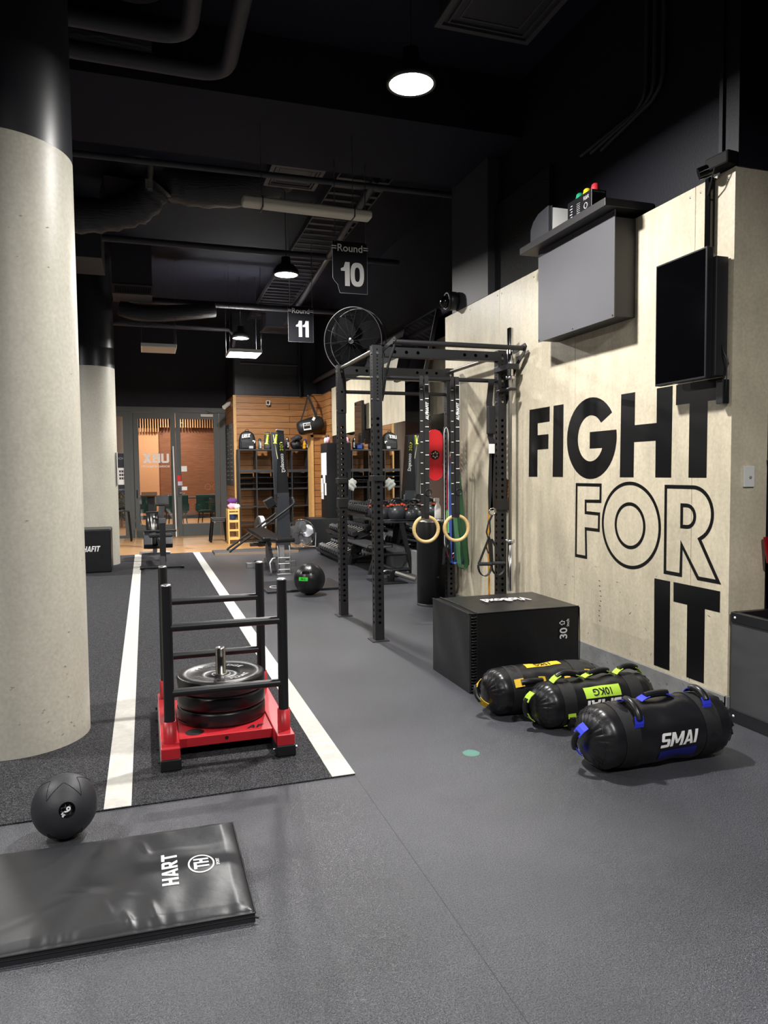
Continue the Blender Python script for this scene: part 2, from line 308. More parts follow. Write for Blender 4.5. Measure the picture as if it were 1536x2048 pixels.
G_ = .22
def sup(rx, ry, n=40, e=.75): return [(rx*math.copysign(abs(cos(2*PI*k/n))**e, cos(2*PI*k/n)), ry*math.copysign(abs(sin(2*PI*k/n))**e, sin(2*PI*k/n))) for k in range(n)]
_o, _i = sup(.34, .5), sup(.13, .30)
GL = {'I': ([[(0, 0), (G_, 0), (G_, 1), (0, 1)]], G_), 'T': ([[(.25, 0), (.47, 0), (.47, .8), (.72, .8), (.72, 1), (0, 1), (0, .8), (.25, .8)]], .72),
 'H': ([[(0, 0), (.22, 0), (.22, .4), (.48, .4), (.48, 0), (.70, 0), (.70, 1), (.48, 1), (.48, .6), (.22, .6), (.22, 1), (0, 1)]], .70),
 'F': ([[(0, 0), (.22, 0), (.22, .4), (.52, .4), (.52, .6), (.22, .6), (.22, .8), (.6, .8), (.6, 1), (0, 1)]], .6), 'L': ([[(0, 0), (.56, 0), (.56, .2), (.22, .2), (.22, 1), (0, 1)]], .56),
 'A': ([[(0, 0), (.23, 0), (.46, 1), (.28, 1)], [(.57, 0), (.8, 0), (.52, 1), (.34, 1)], [(.2, .18), (.6, .18), (.56, .36), (.24, .36)]], .8),
 'M': ([[(0, 1), (.24, 1), (.475, .45), (.71, 1), (.95, 1), (.95, 0), (.73, 0), (.73, .62), (.56, .2), (.39, .2), (.22, .62), (.22, 0), (0, 0)]], .95),
 'S': ([[(0, 0), (.6, 0), (.68, .08), (.68, .5), (.6, .58), (.22, .58), (.22, .80), (.66, .80), (.66, 1), (.08, 1), (0, .92), (0, .48), (.08, .40), (.46, .40), (.46, .2), (0, .2)]], .68),
 'R': ([[(0, 0), (.22, 0), (.22, 1), (0, 1)], [(0, .82), (.50, .82), (.56, 1), (0, 1)], [(.44, .45), (.6, .4), (.68, .55), (.68, .9), (.56, 1), (.44, .85)], [(0, .36), (.56, .36), (.5, .54), (0, .54)], [(.26, .38), (.48, 0), (.74, 0), (.52, .38)]], .72),
 'P': ([[(0, 0), (.22, 0), (.22, 1), (0, 1)], [(0, .82), (.50, .82), (.56, 1), (0, 1)], [(.44, .45), (.6, .4), (.68, .55), (.68, .9), (.56, 1), (.44, .85)], [(0, .36), (.56, .36), (.5, .54), (0, .54)]], .68),
 'U': ([[(0, 1), (0, .12), (.12, 0), (.6, 0), (.72, .12), (.72, 1), (.5, 1), (.5, .2), (.22, .2), (.22, 1)]], .72),
 'B': ([[(0, 0), (.22, 0), (.22, 1), (0, 1)], [(0, .82), (.56, .82), (.6, 1), (0, 1)], [(0, .41), (.6, .41), (.6, .59), (0, .59)], [(0, 0), (.6, 0), (.56, .18), (0, .18)], [(.48, .5), (.6, .5), (.68, .62), (.68, .9), (.6, 1), (.48, .9)], [(.48, .1), (.6, 0), (.7, .1), (.7, .4), (.6, .5), (.48, .5)]], .70),
 'X': ([[(0, 0), (.26, 0), (.74, 1), (.48, 1)], [(.48, 0), (.74, 0), (.26, 1), (0, 1)]], .74),
 '1': ([[(.0, .72), (.14, .78), (.22, 1), (.44, 1), (.44, 0), (.2, 0), (.2, .62), (0, .62)]], .46),
 '2': ([[(0, 0), (.62, 0), (.62, .2), (.3, .2), (.6, .55), (.62, .75), (.5, .95), (.3, 1), (.1, .95), (0, .75), (0, .66), (.22, .66), (.25, .78), (.32, .81), (.39, .76), (.39, .64), (.3, .5), (0, .17)]], .62),
 '0': ([[(.34+_o[k][0], .5+_o[k][1]), (.34+_o[(k+1) % 40][0], .5+_o[(k+1) % 40][1]), (.34+_i[(k+1) % 40][0], .5+_i[(k+1) % 40][1]), (.34+_i[k][0], .5+_i[k][1])] for k in range(40)], .68)}
def blk(mb, word, O, U, W, size, depth=.001, shear=0, sx=1.0, gap=.09, fn=None):
    from mathutils.geometry import tessellate_polygon
    O, U, W = V(O), V(U).normalized(), V(W).normalized(); N = U.cross(W).normalized()
    tot = sum(GL[ch][1] for ch in word)+gap*(len(word)-1); x = -tot/2
    for ch in word:
        polys, wd = GL[ch]
        for pi_, pl in enumerate(polys):
            if ch == '0': pi_ = 0
            q = [((x+a+shear*(b-.5))*size*sx, (b-.5)*size) for a, b in pl]; tr = [tuple(t) for t in tessellate_polygon([[V((a, b, 0)) for a, b in q]])]
            if fn is None: mb.add([O+U*a+W*b+N*(depth+pi_*1.5e-4) for a, b in q], tr, False)
            else:
                import bmesh
                bm = bmesh.new(); vv = [bm.verts.new((a, b, 0)) for a, b in q]
                for t in tr:
                    try: bm.faces.new([vv[i] for i in t])
                    except ValueError: pass
                for _ in range(3): bmesh.ops.subdivide_edges(bm, edges=[e for e in bm.edges if e.calc_length() > .014], cuts=1)
                bmesh.ops.triangulate(bm, faces=bm.faces); bm.verts.index_update()
                mb.add([tuple(V(fn(v.co.x, v.co.y))+V((0, -1e-4, 1e-4))*pi_) for v in bm.verts], [tuple(v.index for v in f.verts) for f in bm.faces], False); bm.free()
        x += wd+gap
    return mb
def wloc(p):
    v = V((0, 0, 0))
    while p is not None: v += p.location; p = p.parent
    return v
def P(name, mb, mats, parent=None, bev=0, sub=0, segs=2):
    me = bpy.data.meshes.new(name); off = wloc(parent)
    me.from_pydata([(V(p)-off)[:] for p in mb.v], [], mb.f)
    for mm in (mats if isinstance(mats, (list, tuple)) else [mats]): me.materials.append(mm)
    me.polygons.foreach_set('material_index', mb.mi); me.polygons.foreach_set('use_smooth', mb.sm); me.update()
    o = bpy.data.objects.new(name, me); C.objects.link(o); o.parent = parent
    if bev:
        b = o.modifiers.new('bevel', 'BEVEL'); b.width = bev; b.segments = segs; b.limit_method = 'ANGLE'; b.angle_limit = .7; b.harden_normals = False
    if sub: b = o.modifiers.new('sub', 'SUBSURF'); b.levels = sub; b.render_levels = sub
    return o
def recenter(o, loc):
    loc = V(loc)
    for v in o.data.vertices: v.co -= loc
    o.location = loc
def thing(name, label, cat, loc=(0, 0, 0), group=None):
    o = bpy.data.objects.new(name, None); C.objects.link(o); o.location = loc; o.empty_display_size = .1
    o['label'] = label; o['category'] = cat
    if group: o['group'] = group
    return o
def tag(o, label, cat, group=None, loc=None):
    o['label'] = label; o['category'] = cat
    if group: o['group'] = group
    if loc: recenter(o, loc)
    return o
def struct(name, mb, m, parent=None, bev=0):
    o = P(name, mb, m, parent, bev)
    if parent is None: o['kind'] = 'structure'
    return o
def dup(root, loc, rz=0, label=None, group=None, rot=None, scale=None):
    r = root.copy(); C.objects.link(r); r.location = loc; r.rotation_euler = rot if rot else (0, 0, rz)
    if scale: r.scale = (scale, scale, scale)
    if label: r['label'] = label
    if group: r['group'] = group
    for ch in list(root.children):
        c = ch.copy(); C.objects.link(c); c.parent = r
        for g in list(ch.children): d = g.copy(); C.objects.link(d); d.parent = c
    return r
def arc(c, r, a0, a1, n, ax='xz'):
    out = []
    for i in range(n+1):
        a = a0+(a1-a0)*i/n; x, y = r*cos(a), r*sin(a)
        out.append((c[0]+x, c[1], c[2]+y) if ax == 'xz' else (c[0]+x, c[1]+y, c[2]) if ax == 'xy' else (c[0], c[1]+x, c[2]+y))
    return out

# ================================================================ STRUCTURE
XW = 2.992; CZ = 4.65
struct('floor', MB().box(-6, 5, -4, 13.05, -.1, 0).box(3.0, 5, 3.0, 3.1, -.1, 0), M_FLOOR)
struct('floor_timber', MB().box(-6, 5, 13.05, 26, -.1, .003), M_WFLOOR)
# turf runs from a slanted-looking but straight front edge back to the timber floor
struct('turf_strip', MB().box(-6, .871, 3.108, 13.05, 0, .006), M_TURF)
struct('turf_line', MB().box(-.195, -.088, 3.108, 13.05, .006, .0085), M_LINE)
struct('turf_line', MB().box(.764, .871, 3.108, 13.05, .006, .0085), M_LINE)
mb = MB()
mb.box(.868, .8695, 0.2, 3.108, -.001, .0004)
struct('floor_seam', mb, mat('seam_dark', (40, 40, 43), .7))
struct('ceiling', MB().box(-6, 5, -4, 26, CZ, CZ+.15), M_CEIL)
struct('ceiling_beam', MB().box(-6, 3.2, 5.6, 6.75, 4.18, CZ), M_CEIL)
struct('ceiling_lobby', MB().box(-6, 5, 16.75, 26, 3.3, 3.4), M_MAUVE)
# right wall: near block with fibre cement panels
mb = MB().box(3.01, 3.27, 3.15, 7.0, 0, 2.955)
struct('wall_right', mb, M_NAVY)
PW = [(3.14, 3.421), (3.423, 4.623), (4.625, 5.805), (5.807, 7.02)]
for a, b in PW:
    struct('wall_right_panel', MB().box(XW, 3.01, a, b-.001, .0+.13, 2.96), M_PANEL, bev=.0015)
struct('wall_right_panel', MB().box(XW, 3.24, 3.13, 3.142, .13, 2.96), M_PANEL)
struct('baseboard_right', MB().box(2.98, 3.01, 3.125, 7.02, 0, .13).box(2.98, 3.24, 3.12, 3.14, 0, .13), M_CURB, bev=.002)
struct('wall_right_upper', MB().box(3.1, 3.3, 3.15, 7.02, 2.955, CZ), M_NAVY)
struct('wall_right_upper', MB().box(3.85, 5, -4, 3.3, 0, CZ), M_NAVY)          # recess to the right of the corner
struct('wall_right_upper', MB().box(3.0, 3.3, 3.12, 3.25, 2.96, CZ), M_NAVY)
struct('wall_right_upper', MB().box(3.25, 3.85, 3.16, 3.3, 0, CZ), M_NAVY)
struct('wall_right_upper', MB().box(2.99, 3.12, 6.03, 6.83, 2.962, CZ), M_NAVY_LIT)
struct('wall_right_upper', MB().box(3.06, 3.12, 5.1, 6.03, 2.962, 3.75), M_ROUGHBLK)
# mirror wall behind the rig
struct('wall_right_far', MB().box(3.49, 3.7, 7.0, 15.1, 0, CZ), M_NAVY)
struct('wall_right_far', MB().box(3.27, 3.49, 6.99, 7.02, 0, CZ), M_NAVY)
struct('trim_1', MB().box(3.40, 3.49, 7.02, 13.1, 0, .31), M_CURB)
struct('wall_right_panel', MB().box(3.474, 3.49, 7.02, 13.75, 2.085, 3.0), M_PANEL)
mir = P('wall_mirror', MB().box(3.468, 3.474, 7.03, 9.9, .33, 2.08).box(3.468, 3.474, 9.905, 12.95, .33, 2.08), M_MIRROR); mir['kind'] = 'structure'
struct('trim_2', MB().box(3.45, 3.475, 12.95, 12.99, .31, 2.95), M_TRIMW)
# left, front walls
struct('wall_left', MB().box(-6.2, -6, -4, 26, 0, CZ), M_NAVY)
struct('wall_front', MB().box(-6, 5, -4.2, -4, 0, CZ), M_NAVY)
# back: timber block
struct('wall_back', MB().box(1.78, 3.5, 15.12, 16.6, 0, CZ), M_BLOCK)
struct('wall_back', MB().box(1.76, 1.79, 15.1, 16.6, 2.96, CZ), M_NAVY)
struct('wall_back_cladding', MB().box(1.76, 3.28, 15.08, 15.12, 0, 2.965), M_TIMB)
struct('wall_back_cladding', MB().box(1.745, 1.78, 15.08, 16.55, 0, 2.965), M_TIMBY)
struct('wall_back_cladding', MB().box(3.27, 3.49, 14.5, 15.1, 0, 2.965), M_TIMB)
struct('wall_back_cladding', MB().box(3.45, 3.49, 13.8, 14.5, 0, 2.955), M_TIMBY)
struct('wall_back_cladding', MB().box(3.2, 3.45, 14.2, 14.5, .0, 2.11), M_TIMB)
struct('trim_3', MB().box(1.742, 1.80, 15.06, 15.09, 0, 2.97).box(3.155, 3.2, 14.18, 14.52, 0, 2.13).box(3.155, 3.46, 14.18, 14.22, 2.08, 2.13), M_TRIMW)
struct('wall_back', MB().box(-6, 1.76, 16.55, 16.75, 2.83, CZ), M_NAVY)
struct('trim_4', MB().cyl((3.12, 15.02, 2.97), (3.12, 15.02, CZ), .035), M_NAVY)
# low black plinth at the end of the mirror wall
struct('trim_5', MB().box(2.9, 3.47, 13.1, 13.8, 0, .52), mat('plinth_black', (34, 35, 38), .5), bev=.004)

# ---- columns
def column(cx, cy, name='column'):
    mb = MB(); mb.lathe([(.357, 0), (.357, 2.98)], (cx, cy, 0), n=96)
    struct(name, mb, M_COL)
    mb = MB(); mb.lathe([(.3575, 2.98), (.3575, CZ)], (cx, cy, 0), n=96)
    struct(name+'_upper', mb, M_COLB)
M_COLB = mat('column_black', (42, 43, 48), .36)
column(-.672, 4.17); column(-.752, 11.9)

# ================================================================ FIGHT FOR IT lettering (flat vinyl on the panels)
def U2Y(u): return 5.2-u
LET = thing('wall_lettering', 'large black FIGHT FOR IT lettering stuck on the beige wall panels', 'sign', (XW, 4.4, .15))
O_ = (XW, 5.2, 0); UU = (0, -1, 0); WW = (0, 0, 1); NN = (-1, 0, 0)
def letter(poly): P('letter', MB().prism(poly, O_, UU, WW, .0012, NN), M_DECAL, LET)
def inset(poly, t):
    k = len(poly); ar = sum(poly[i][0]*poly[(i+1) % k][1]-poly[(i+1) % k][0]*poly[i][1] for i in range(k)); sg = 1 if ar > 0 else -1; out = []
    for i in range(k):
        p0, p1, p2 = V(poly[i-1]), V(poly[i]), V(poly[(i+1) % k]); d1 = (p1-p0).normalized(); d2 = (p2-p1).normalized()
        n1 = V((-d1.y, d1.x))*sg; n2 = V((-d2.y, d2.x))*sg; m = (n1+n2); m = m/ max(m.dot(n1), .25) if m.length > 1e-6 else n1
        out.append(tuple(p1+m*t))
    return out
Z1, Z0 = 1.867, 1.323
letter([(-.079, Z1), (.231, Z1), (.229, 1.752), (.049, 1.75), (.049, 1.655), (.213, 1.655), (.211, 1.541), (.047, 1.54), (.045, Z0), (-.092, Z0)])
letter([(.286, Z1), (.426, Z1), (.421, Z0), (.276, Z0)])
g = []
gc = (.775, 1.5955)
a0 = math.asin((1.758-gc[1])/.2865)
for i in range(41): a = a0+(2*PI-a0-math.asin(.0)+math.asin((1.64-gc[1])/.2865)-0)*i/40; g.append((gc[0]+.30*cos(a), gc[1]+.2865*sin(a)))
g += [(.767, 1.64), (.766, 1.524), (.914, 1.524)]
b0 = 2*PI-math.asin((gc[1]-1.524)/.162); b1 = math.asin(.102/.162)
for i in range(1, 31): a = b0+(b1-b0)*i/30; g.append((gc[0]+.158*cos(a), gc[1]+.162*sin(a)))
letter(g)
letter([(1.12, Z1), (1.262, Z1), (1.261, 1.657), (1.471, 1.657), (1.47, Z1), (1.61, Z1), (1.606, Z0), (1.464, Z0), (1.464, 1.549), (1.256, 1.549), (1.254, Z0), (1.112, Z0)])
letter([(1.641, Z1), (2.008, Z1), (2.005, 1.75), (1.895, 1.75), (1.894, Z0), (1.752, Z0), (1.754, 1.75), (1.64, 1.75)])
def outl(poly, t=.022, inward=True): P('letter_outline', MB().strip(poly, inset(poly, t if inward else -t), O_, UU, WW, .0012, NN), M_DECAL, LET)
Y1, Y0 = 1.279, .737
outl([(.594, Y1), (.91, Y1), (.908, 1.145), (.731, 1.14), (.731, 1.08), (.894, 1.078), (.891, .942), (.734, .942), (.742, Y0), (.588, Y0)])
outl([(1.218+.303*cos(2*PI*i/64), 1.01+.285*sin(2*PI*i/64)) for i in range(64)])
outl([(1.218+.158*cos(2*PI*i/48), 1.008+.153*sin(2*PI*i/48)) for i in range(48)])
bowl = [(1.79+.165*cos(a), 1.116+.163*sin(a)) for a in [PI/2-(PI/2+1.12)*i/16 for i in range(17)]]
outl([(1.55, Y1)]+bowl+[(2.015, Y0), (1.834, Y0), (1.711, .9), (1.709, Y0), (1.55, Y0)])
outl([(1.689, 1.172), (1.745, 1.172)]+[(1.745+.073*cos(a), 1.0985+.073*sin(a)) for a in [PI/2-PI*i/12 for i in range(1, 12)]]+[(1.745, 1.025), (1.689, 1.025)])
letter([(1.466, .697), (1.608, .697), (1.611, .153), (1.47, .153)])
letter([(1.638, .698), (2.009, .698), (2.009, .581), (1.896, .581), (1.896, .153), (1.757, .153), (1.756, .581), (1.64, .581)])

random.seed(11)
b = MB()
for a, b_ in PW:
    for y in (a+.04, (a+b_)/2, b_-.04):
        b.lathe([(0, .001), (.006, .001), (.007, 0)], (XW, y, 2.915), (-1, 0, 0), n=8)
P('screw_heads', b, M_STEEL, None)['kind'] = 'structure'
b = MB()
for k in range(90):
    y = random.uniform(3.2, 4.9); z = random.choice([random.uniform(.015, .125), random.uniform(.015, .125), random.uniform(.16, .75)]); L_ = random.uniform(.004, .022); an = random.uniform(-1.2, 1.2); th_ = random.uniform(.0008, .003)
    X_ = 2.9795 if z < .13 else XW-.0006
    u_ = V((0, cos(an), sin(an))); w_2 = V((0, -sin(an), cos(an))); c_ = V((X_, y, z)); b.add([c_-u_*L_, c_-w_2*th_, c_+u_*L_, c_+w_2*th_], [(0, 1, 2, 3)])
for k in range(9): c_ = V((XW-.0006, 4.30+.01*sin(k), .32+k*.035)); b.add([c_+V((0, -.012, 0)), c_+V((0, 0, -.004)), c_+V((0, .012, .002)), c_+V((0, 0, .005))], [(0, 1, 2, 3)])
P('wall_scuffs', b, mat('scuff_dark', (96, 92, 84), .6), None)['kind'] = 'structure'
b = MB()
for (cx, cy, n_) in ((-.672, 4.17, 60), (-.752, 11.9, 10)):
    for k in range(n_):
        a = random.uniform(-1.75, .2); z = random.choice([random.uniform(.05, .45), random.uniform(.05, .5), random.uniform(.5, 2.6)]); sz = random.uniform(.0015, .006)
        nn_ = V((cos(a), sin(a), 0)); t_ = V((-sin(a), cos(a), 0)); c_ = V((cx, cy, z))+nn_*.3585; an = random.uniform(-.6, .6)
        u_ = t_*cos(an)+V((0, 0, sin(an))); v_ = V((0, 0, 1)); b.add([c_-u_*sz*1.6, c_-v_*sz*.5, c_+u_*sz*1.6, c_+v_*sz*.5], [(0, 1, 2, 3)])
P('column_chips', b, mat('chip_grey', (150, 147, 134), .7), None)['kind'] = 'structure'

# ================================================================ LAMPS
def lamp(x, y, label, first=False, shown=True):
    t = thing('pendant_lamp', label, 'lamp', (x, y, LAMP_Z-.02), 'round high bay lamps on chains')
    P('housing', MB().lathe([(.0, .20), (.05, .20), (.055, .12), (.10, .105), (.13, .07), (.145, .03), (.145, 0), (.13, 0), (.13, .012), (0, .012)], (x, y, LAMP_Z-.02), n=36), M_BLKM, t)
    P('lens', MB().lathe([(0, .002), (.128, .004), (.129, .012), (0, .012)], (x, y, LAMP_Z-.02), n=36), M_LIGHT, t)
    P('chain', MB().cyl((x, y, LAMP_Z+.18), (x, y, CZ), .006, n=6), M_CEILG, t)
    l = bpy.data.lights.new('lamp_light', 'AREA'); l.shape = 'DISK'; l.size = .2; l.energy = LAMP_W*(1.35 if y > 10 else 1); l.color = (1, .975, .94); l.spread = 2.95
    lo = bpy.data.objects.new('lamp_light', l); C.objects.link(lo); lo.parent = t; lo.location = (0, 0, -.012)
    return t
LL = ['round ceiling lamp on a chain, the big near one at top centre', 'round ceiling lamp on a chain left of the Round 10 sign', 'small far round ceiling lamp hanging above the lit square panel',
      'round ceiling lamp behind the camera near the right wall', 'round ceiling lamp behind the camera on the left', 'round ceiling lamp out of view left of the near column', 'round ceiling lamp out of view on the left, level with the rig', 'round ceiling lamp out of view on the far left']
for (x, y), lb in zip(LAMPS, LL): lamp(x, y, lb)

# ================================================================ SLED
t = thing('weight_sled', 'black and red push sled with four uprights standing on the turf', 'sled', (.355, 3.83, .006))
ZT = .006
for x in (.08, .615):
    P('skid', MB().box(x-.043, x+.043, 3.415, 4.32, .045, .112), M_RED, t, bev=.004)
    P('runner', MB().box(x-.047, x+.047, 3.41, 4.325, ZT, .062), M_BLKM, t, bev=.006)
    b = MB()
    for yy in (3.45, 3.62, 3.84, 4.06, 4.28): b.cyl((x-.058, yy, .035), (x+.058, yy, .035), .008, n=8)
    P('runner_bolts', b, M_CHROME, t)
dk = MB()
pl = [(.123, 3.56), (.572, 3.56), (.572, 4.18), (.123, 4.18)]
dk.box(.123, .572, 3.56, 4.18, .095, .103); dk.box(.123, .572, 3.552, 3.562, .058, .103); dk.box(.123, .572, 4.178, 4.188, .058, .103)
P('deck_plate', dk, M_RED, t, bev=.002)
d2 = MB(); d2.lathe([(.045, .0), (.045, .0012), (0, .0012)], (.20, 3.625, .1032), n=24); d2.cyl((.347, 3.5518, .083), (.347, 3.5508, .083), .009, n=16)
P('deck_cutout', d2, M_HOLE, t)
P('lettering', blk(MB(), 'AF', (.495, 3.61, .1034), (1, 0, 0), (0, 1, 0), .042, shear=.3, sx=1.2), M_BLKM, t)
for x, y in ((.08, 3.5), (.62, 3.5), (.08, 4.22), (.62, 4.22)):
    P('upright', MB().cyl((x, y, .11), (x, y, .852), .0245, n=28), M_BLKM, t, bev=.002)
    P('socket', MB().lathe([(.031, .105), (.031, .215), (.026, .215)], (x, y, 0), n=28), M_RED, t)
    P('end_cap', MB().lathe([(.0235, .852), (.0235, .857), (.018, .86), (0, .86)], (x, y, 0), n=24), M_ALU, t)
for y in (3.5, 4.22):
    for z in (.655, .345): P('crossbar', MB().cyl((.09, y, z), (.61, y, z), .0195, n=20), M_BLKM, t)
P('weight_peg', MB().lathe([(.034, .103), (.034, .112), (.026, .112), (.026, .455), (.022, .462), (.016, .462), (.016, .44), (0, .44)], (.353, 3.85, 0), n=28), M_STEEL, t)
pc = (.353, 3.85)
def plate(z, label, top):
    t = thing('weight_plate', label, 'weight plate', (pc[0], pc[1], z), 'bumper plates stacked on the sled peg')
    h = .076; prof = [(.030, .012), (.030, h-.012), (.055, h-.012), (.06, h-.016), (.105, h-.016), (.112, h-.006), (.165, h-.006), (.172, h-.001), (.215, h), (.224, h-.006), (.226, h-.014), (.226, .014), (.224, .006), (.215, 0), (.172, 0), (.112, .01), (.03, .012)]
    P('disc', MB().lathe([(r, zz) for r, zz in prof], (pc[0], pc[1], z), n=80), M_RUB, t)
    P('hub', MB().lathe([(.0265, .013), (.0265, h-.008), (.036, h-.008), (.036, h-.012)], (pc[0], pc[1], z), n=32), M_STEEL, t)
    if top:
        b = MB()
        def ringtext(s, R, a0, step, size, flip):
            for i, ch in enumerate(s):
                if ch == ' ': continue
                a = a0+(i*step)*(-1 if not flip else 1); d = V((cos(a), sin(a), 0)); tg = V((-sin(a), cos(a), 0))
                O = V((pc[0], pc[1], z+h-.0055))+d*R
                b.text(ch, O, (-tg if not flip else tg), (d if not flip else -d), size, bold=.03, depth=.0015)
        ringtext('IRON EDGE', .139, PI*.80, .23, .045, False); ringtext('REGULAR MOUNT', .139, -PI*.86, .185, .040, True)
        P('lettering', b, mat('raised_rubber', (58, 58, 64), .3), t)
plate(.104, 'lowest of the three black bumper plates on the sled', False)
plate(.181, 'middle bumper plate of the stack on the sled', False)
plate(.258, 'top bumper plate on the sled, with raised lettering', True)

# ================================================================ HART MAT
t = thing('foam_mat', 'black vinyl exercise mat with white print in the left foreground', 'mat', (-.3, 2.5, 0))
mb = MB(); mb.smooth = True
NX, NY = 260, 110; X0, X1 = -1.15, .286
CREASE = [(-.047, 2.70, -.02, 2.60, .004, .010), (-.02, 2.31, .005, 2.18, .005, .012), (-.09, 2.27, -.06, 2.17, .005, .010), (-.22, 2.56, -.10, 2.40, -.006, .05), (-.17, 2.74, -.18, 2.63, -.004, .03), (-.30, 2.45, -.02, 2.34, .003, .012), (-.45, 2.30, -.20, 2.42, .003, .02), (-.16, 2.36, -.13, 2.26, .003, .012)]
def mtop(x, y):
    u = (x-X0)/(X1-X0); v = (y-2.17)/.61
    e = min(1, min(v, 1-v)*14, (1-u)*30)
    z = .046*(.55+.45*math.sqrt(max(e, 0)))
    wv = .0022*sin(9*x+4*y+2*sin(7*y))*e + .0016*sin(31*x-16*y+3*sin(5*x))*max(0, 1-abs(v-.15)*3)*e + .0012*sin(14*y+23*x+sin(9*x)*2)*e
    for (ax, ay, bx, by, am, wd) in CREASE:
        yy = y+(.28-x)*.035; t_ = max(0, min(1, ((x-ax)*(bx-ax)+(yy-ay)*(by-ay))/((bx-ax)**2+(by-ay)**2))); dd = math.hypot(x-ax-t_*(bx-ax), yy-ay-t_*(by-ay)); wv += am*math.exp(-(dd/wd)**2)*sin(PI*min(1, t_*.9+.08))*e
    wv += .0016*sin(x*95+3*sin(x*23))*math.exp(-v*16)*min(1, v*40)*(1 if x > -.35 else .4)+.001*sin(x*70)*math.exp(-(1-v)*14)*min(1, (1-v)*40)
    return z+wv
vs = []
for j in range(NY+1):
    for i in range(NX+1):
        x = X0+(X1-X0)*i/NX; y = 2.17+.61*j/NY
        yy = y + .02*(x-.28)*(-1)*0
        vs.append((x, 2.17+.61*j/NY+(.28-x)*.035-.01*0, mtop(x, y)))
fs = [(j*(NX+1)+i, j*(NX+1)+i+1, (j+1)*(NX+1)+i+1, (j+1)*(NX+1)+i) for j in range(NY) for i in range(NX)]
mb.add(vs, fs, True)
# sides
def edge(idx):
    b = len(mb.v); k = len(idx)
    top = [vs[i] for i in idx]; mb.add(top+[(p[0], p[1], .001) for p in top], [(i, i+1, k+i+1, k+i) for i in range(k-1)], False)
edge([i for i in range(NX+1)]); edge([NY*(NX+1)+i for i in range(NX+1)]); edge([j*(NX+1)+NX for j in range(NY+1)]); edge([j*(NX+1) for j in range(NY+1)])
P('cover', mb, M_VINYL2, t)
b = MB()
yo = lambda x: (.28-x)*.035
b.tube([(x, 2.168+yo(x), .030) for x in [X0+(X1-X0)*i/20 for i in range(21)]], .0025, 6)
b.tube([(X1+.001, 2.17+.61*i/12, .030) for i in range(13)], .0025, 6)
b.tube([(x, 2.168+yo(x), .018) for x in [X0+(X1-X0)*i/20 for i in range(21)]], .0012, 6)
b.cyl((.283, 2.168, .018), (.296, 2.162, .016), .0035, n=8)
P('piping', b, M_BLKM, t)
b = MB(); hz = lambda x, y: mtop(x, y-yo(x))+.0012
def onmat(cx, cy): return lambda a, c: (cx-c, cy+a, hz(cx-c, cy+a))
blk(b, 'HART', (0, 0, 0), (1, 0, 0), (0, 1, 0), .052, sx=1.22, fn=onmat(.045, 2.476))
blk(b, 'TH', (0, 0, 0), (1, 0, 0), (0, 1, 0), .05, sx=.95, gap=.03, fn=onmat(.148, 2.479))
b.text('SPORT', (0, 0, 0), (1, 0, 0), (0, 1, 0), .015, bold=.02, fn=onmat(.203, 2.479))
for k in range(40):
    a, c = 2*PI*k/40, 2*PI*(k+1)/40; q = []
    for R, an in ((.044, a), (.044, c), (.0385, c), (.0385, a)): x = .148+R*cos(an); y = 2.479+R*1.45*sin(an)*.95; q.append((x, y, hz(x, y)))
    b.add(q, [(0, 1, 2, 3)])
P('lettering', b, M_WHITE, t)

# ================================================================ SLAM BALL
def seam_ball(c, r, nm, seams): 
    b = MB()
    for (nrm, off) in seams:
        n_ = V(nrm).normalized(); rr = math.sqrt(r*r-off*off); b.torus(V(c)+n_*off, n_, rr, .0012, n=60, k=5)
    return b
t = thing('slam_ball', 'matt black 9 kg slam ball on the rubber floor by the turf edge', 'ball', (-.322, 2.945, 0))
c = (-.322, 2.945, .1165); r = .1175
P('shell', MB().ell(c, r, 48, 28), M_RUBM, t)
b = MB()
for s in (-1, 1):
    for k in range(5):
        a = 2*PI*k/5+.4; pts = []
        for q in range(9):
            u = q/8; th = (1.05 if q % 2 == 0 else .62)
            an = a+(u-.5)*1.25
            p = V((sin(th)*cos(an), sin(th)*sin(an), cos(th)*s)); pts.append(V(c)+p*r*1.0005)
        # each panel mark: a shallow v groove
        m0, m1, m2 = [V((sin(t_)*cos(an_), sin(t_)*sin(an_), cos(t_)*s)) for t_, an_ in ((.42, a-.6), (1.02, a), (.42, a+.6))]
        for A_, B_ in ((m0, m1), (m1, m2)):
            b.tube([V(c)+(A_.lerp(B_, q/6)).normalized()*r*1.0008 for q in range(7)], .0013, 5)
P('groove', b, M_HOLE, t)
d = (V((0, 0, 1.37))-V(c)).normalized(); d = (d+V((.06, 0, -.15))).normalized(); u = V((0, 0, 1)).cross(d).normalized(); wv = d.cross(u)
b = MB(); b.add([V(c)+(d*math.sqrt(1-.0576)+ (u*cos(2*PI*k/32)+wv*sin(2*PI*k/32))*.24).normalized()*r*1.004 for k in range(32)]+[V(c)+d*r*1.006], [(k, (k+1) % 32, 32) for k in range(32)])
P('badge', b, M_BLKG, t)
b = MB(); rot = 2.3; uu = u*cos(rot)+wv*sin(rot); ww = -u*sin(rot)+wv*cos(rot)
b.text('9', V(c)+d*r*1.012, -uu, -ww, .034, bold=.03)
P('lettering', b, M_WHITE, t)
P('unit_lettering', MB().text('kg', V(c)+d*r*1.012+ww*.018, -uu, -ww, .016, bold=.03), M_WHITE, t)

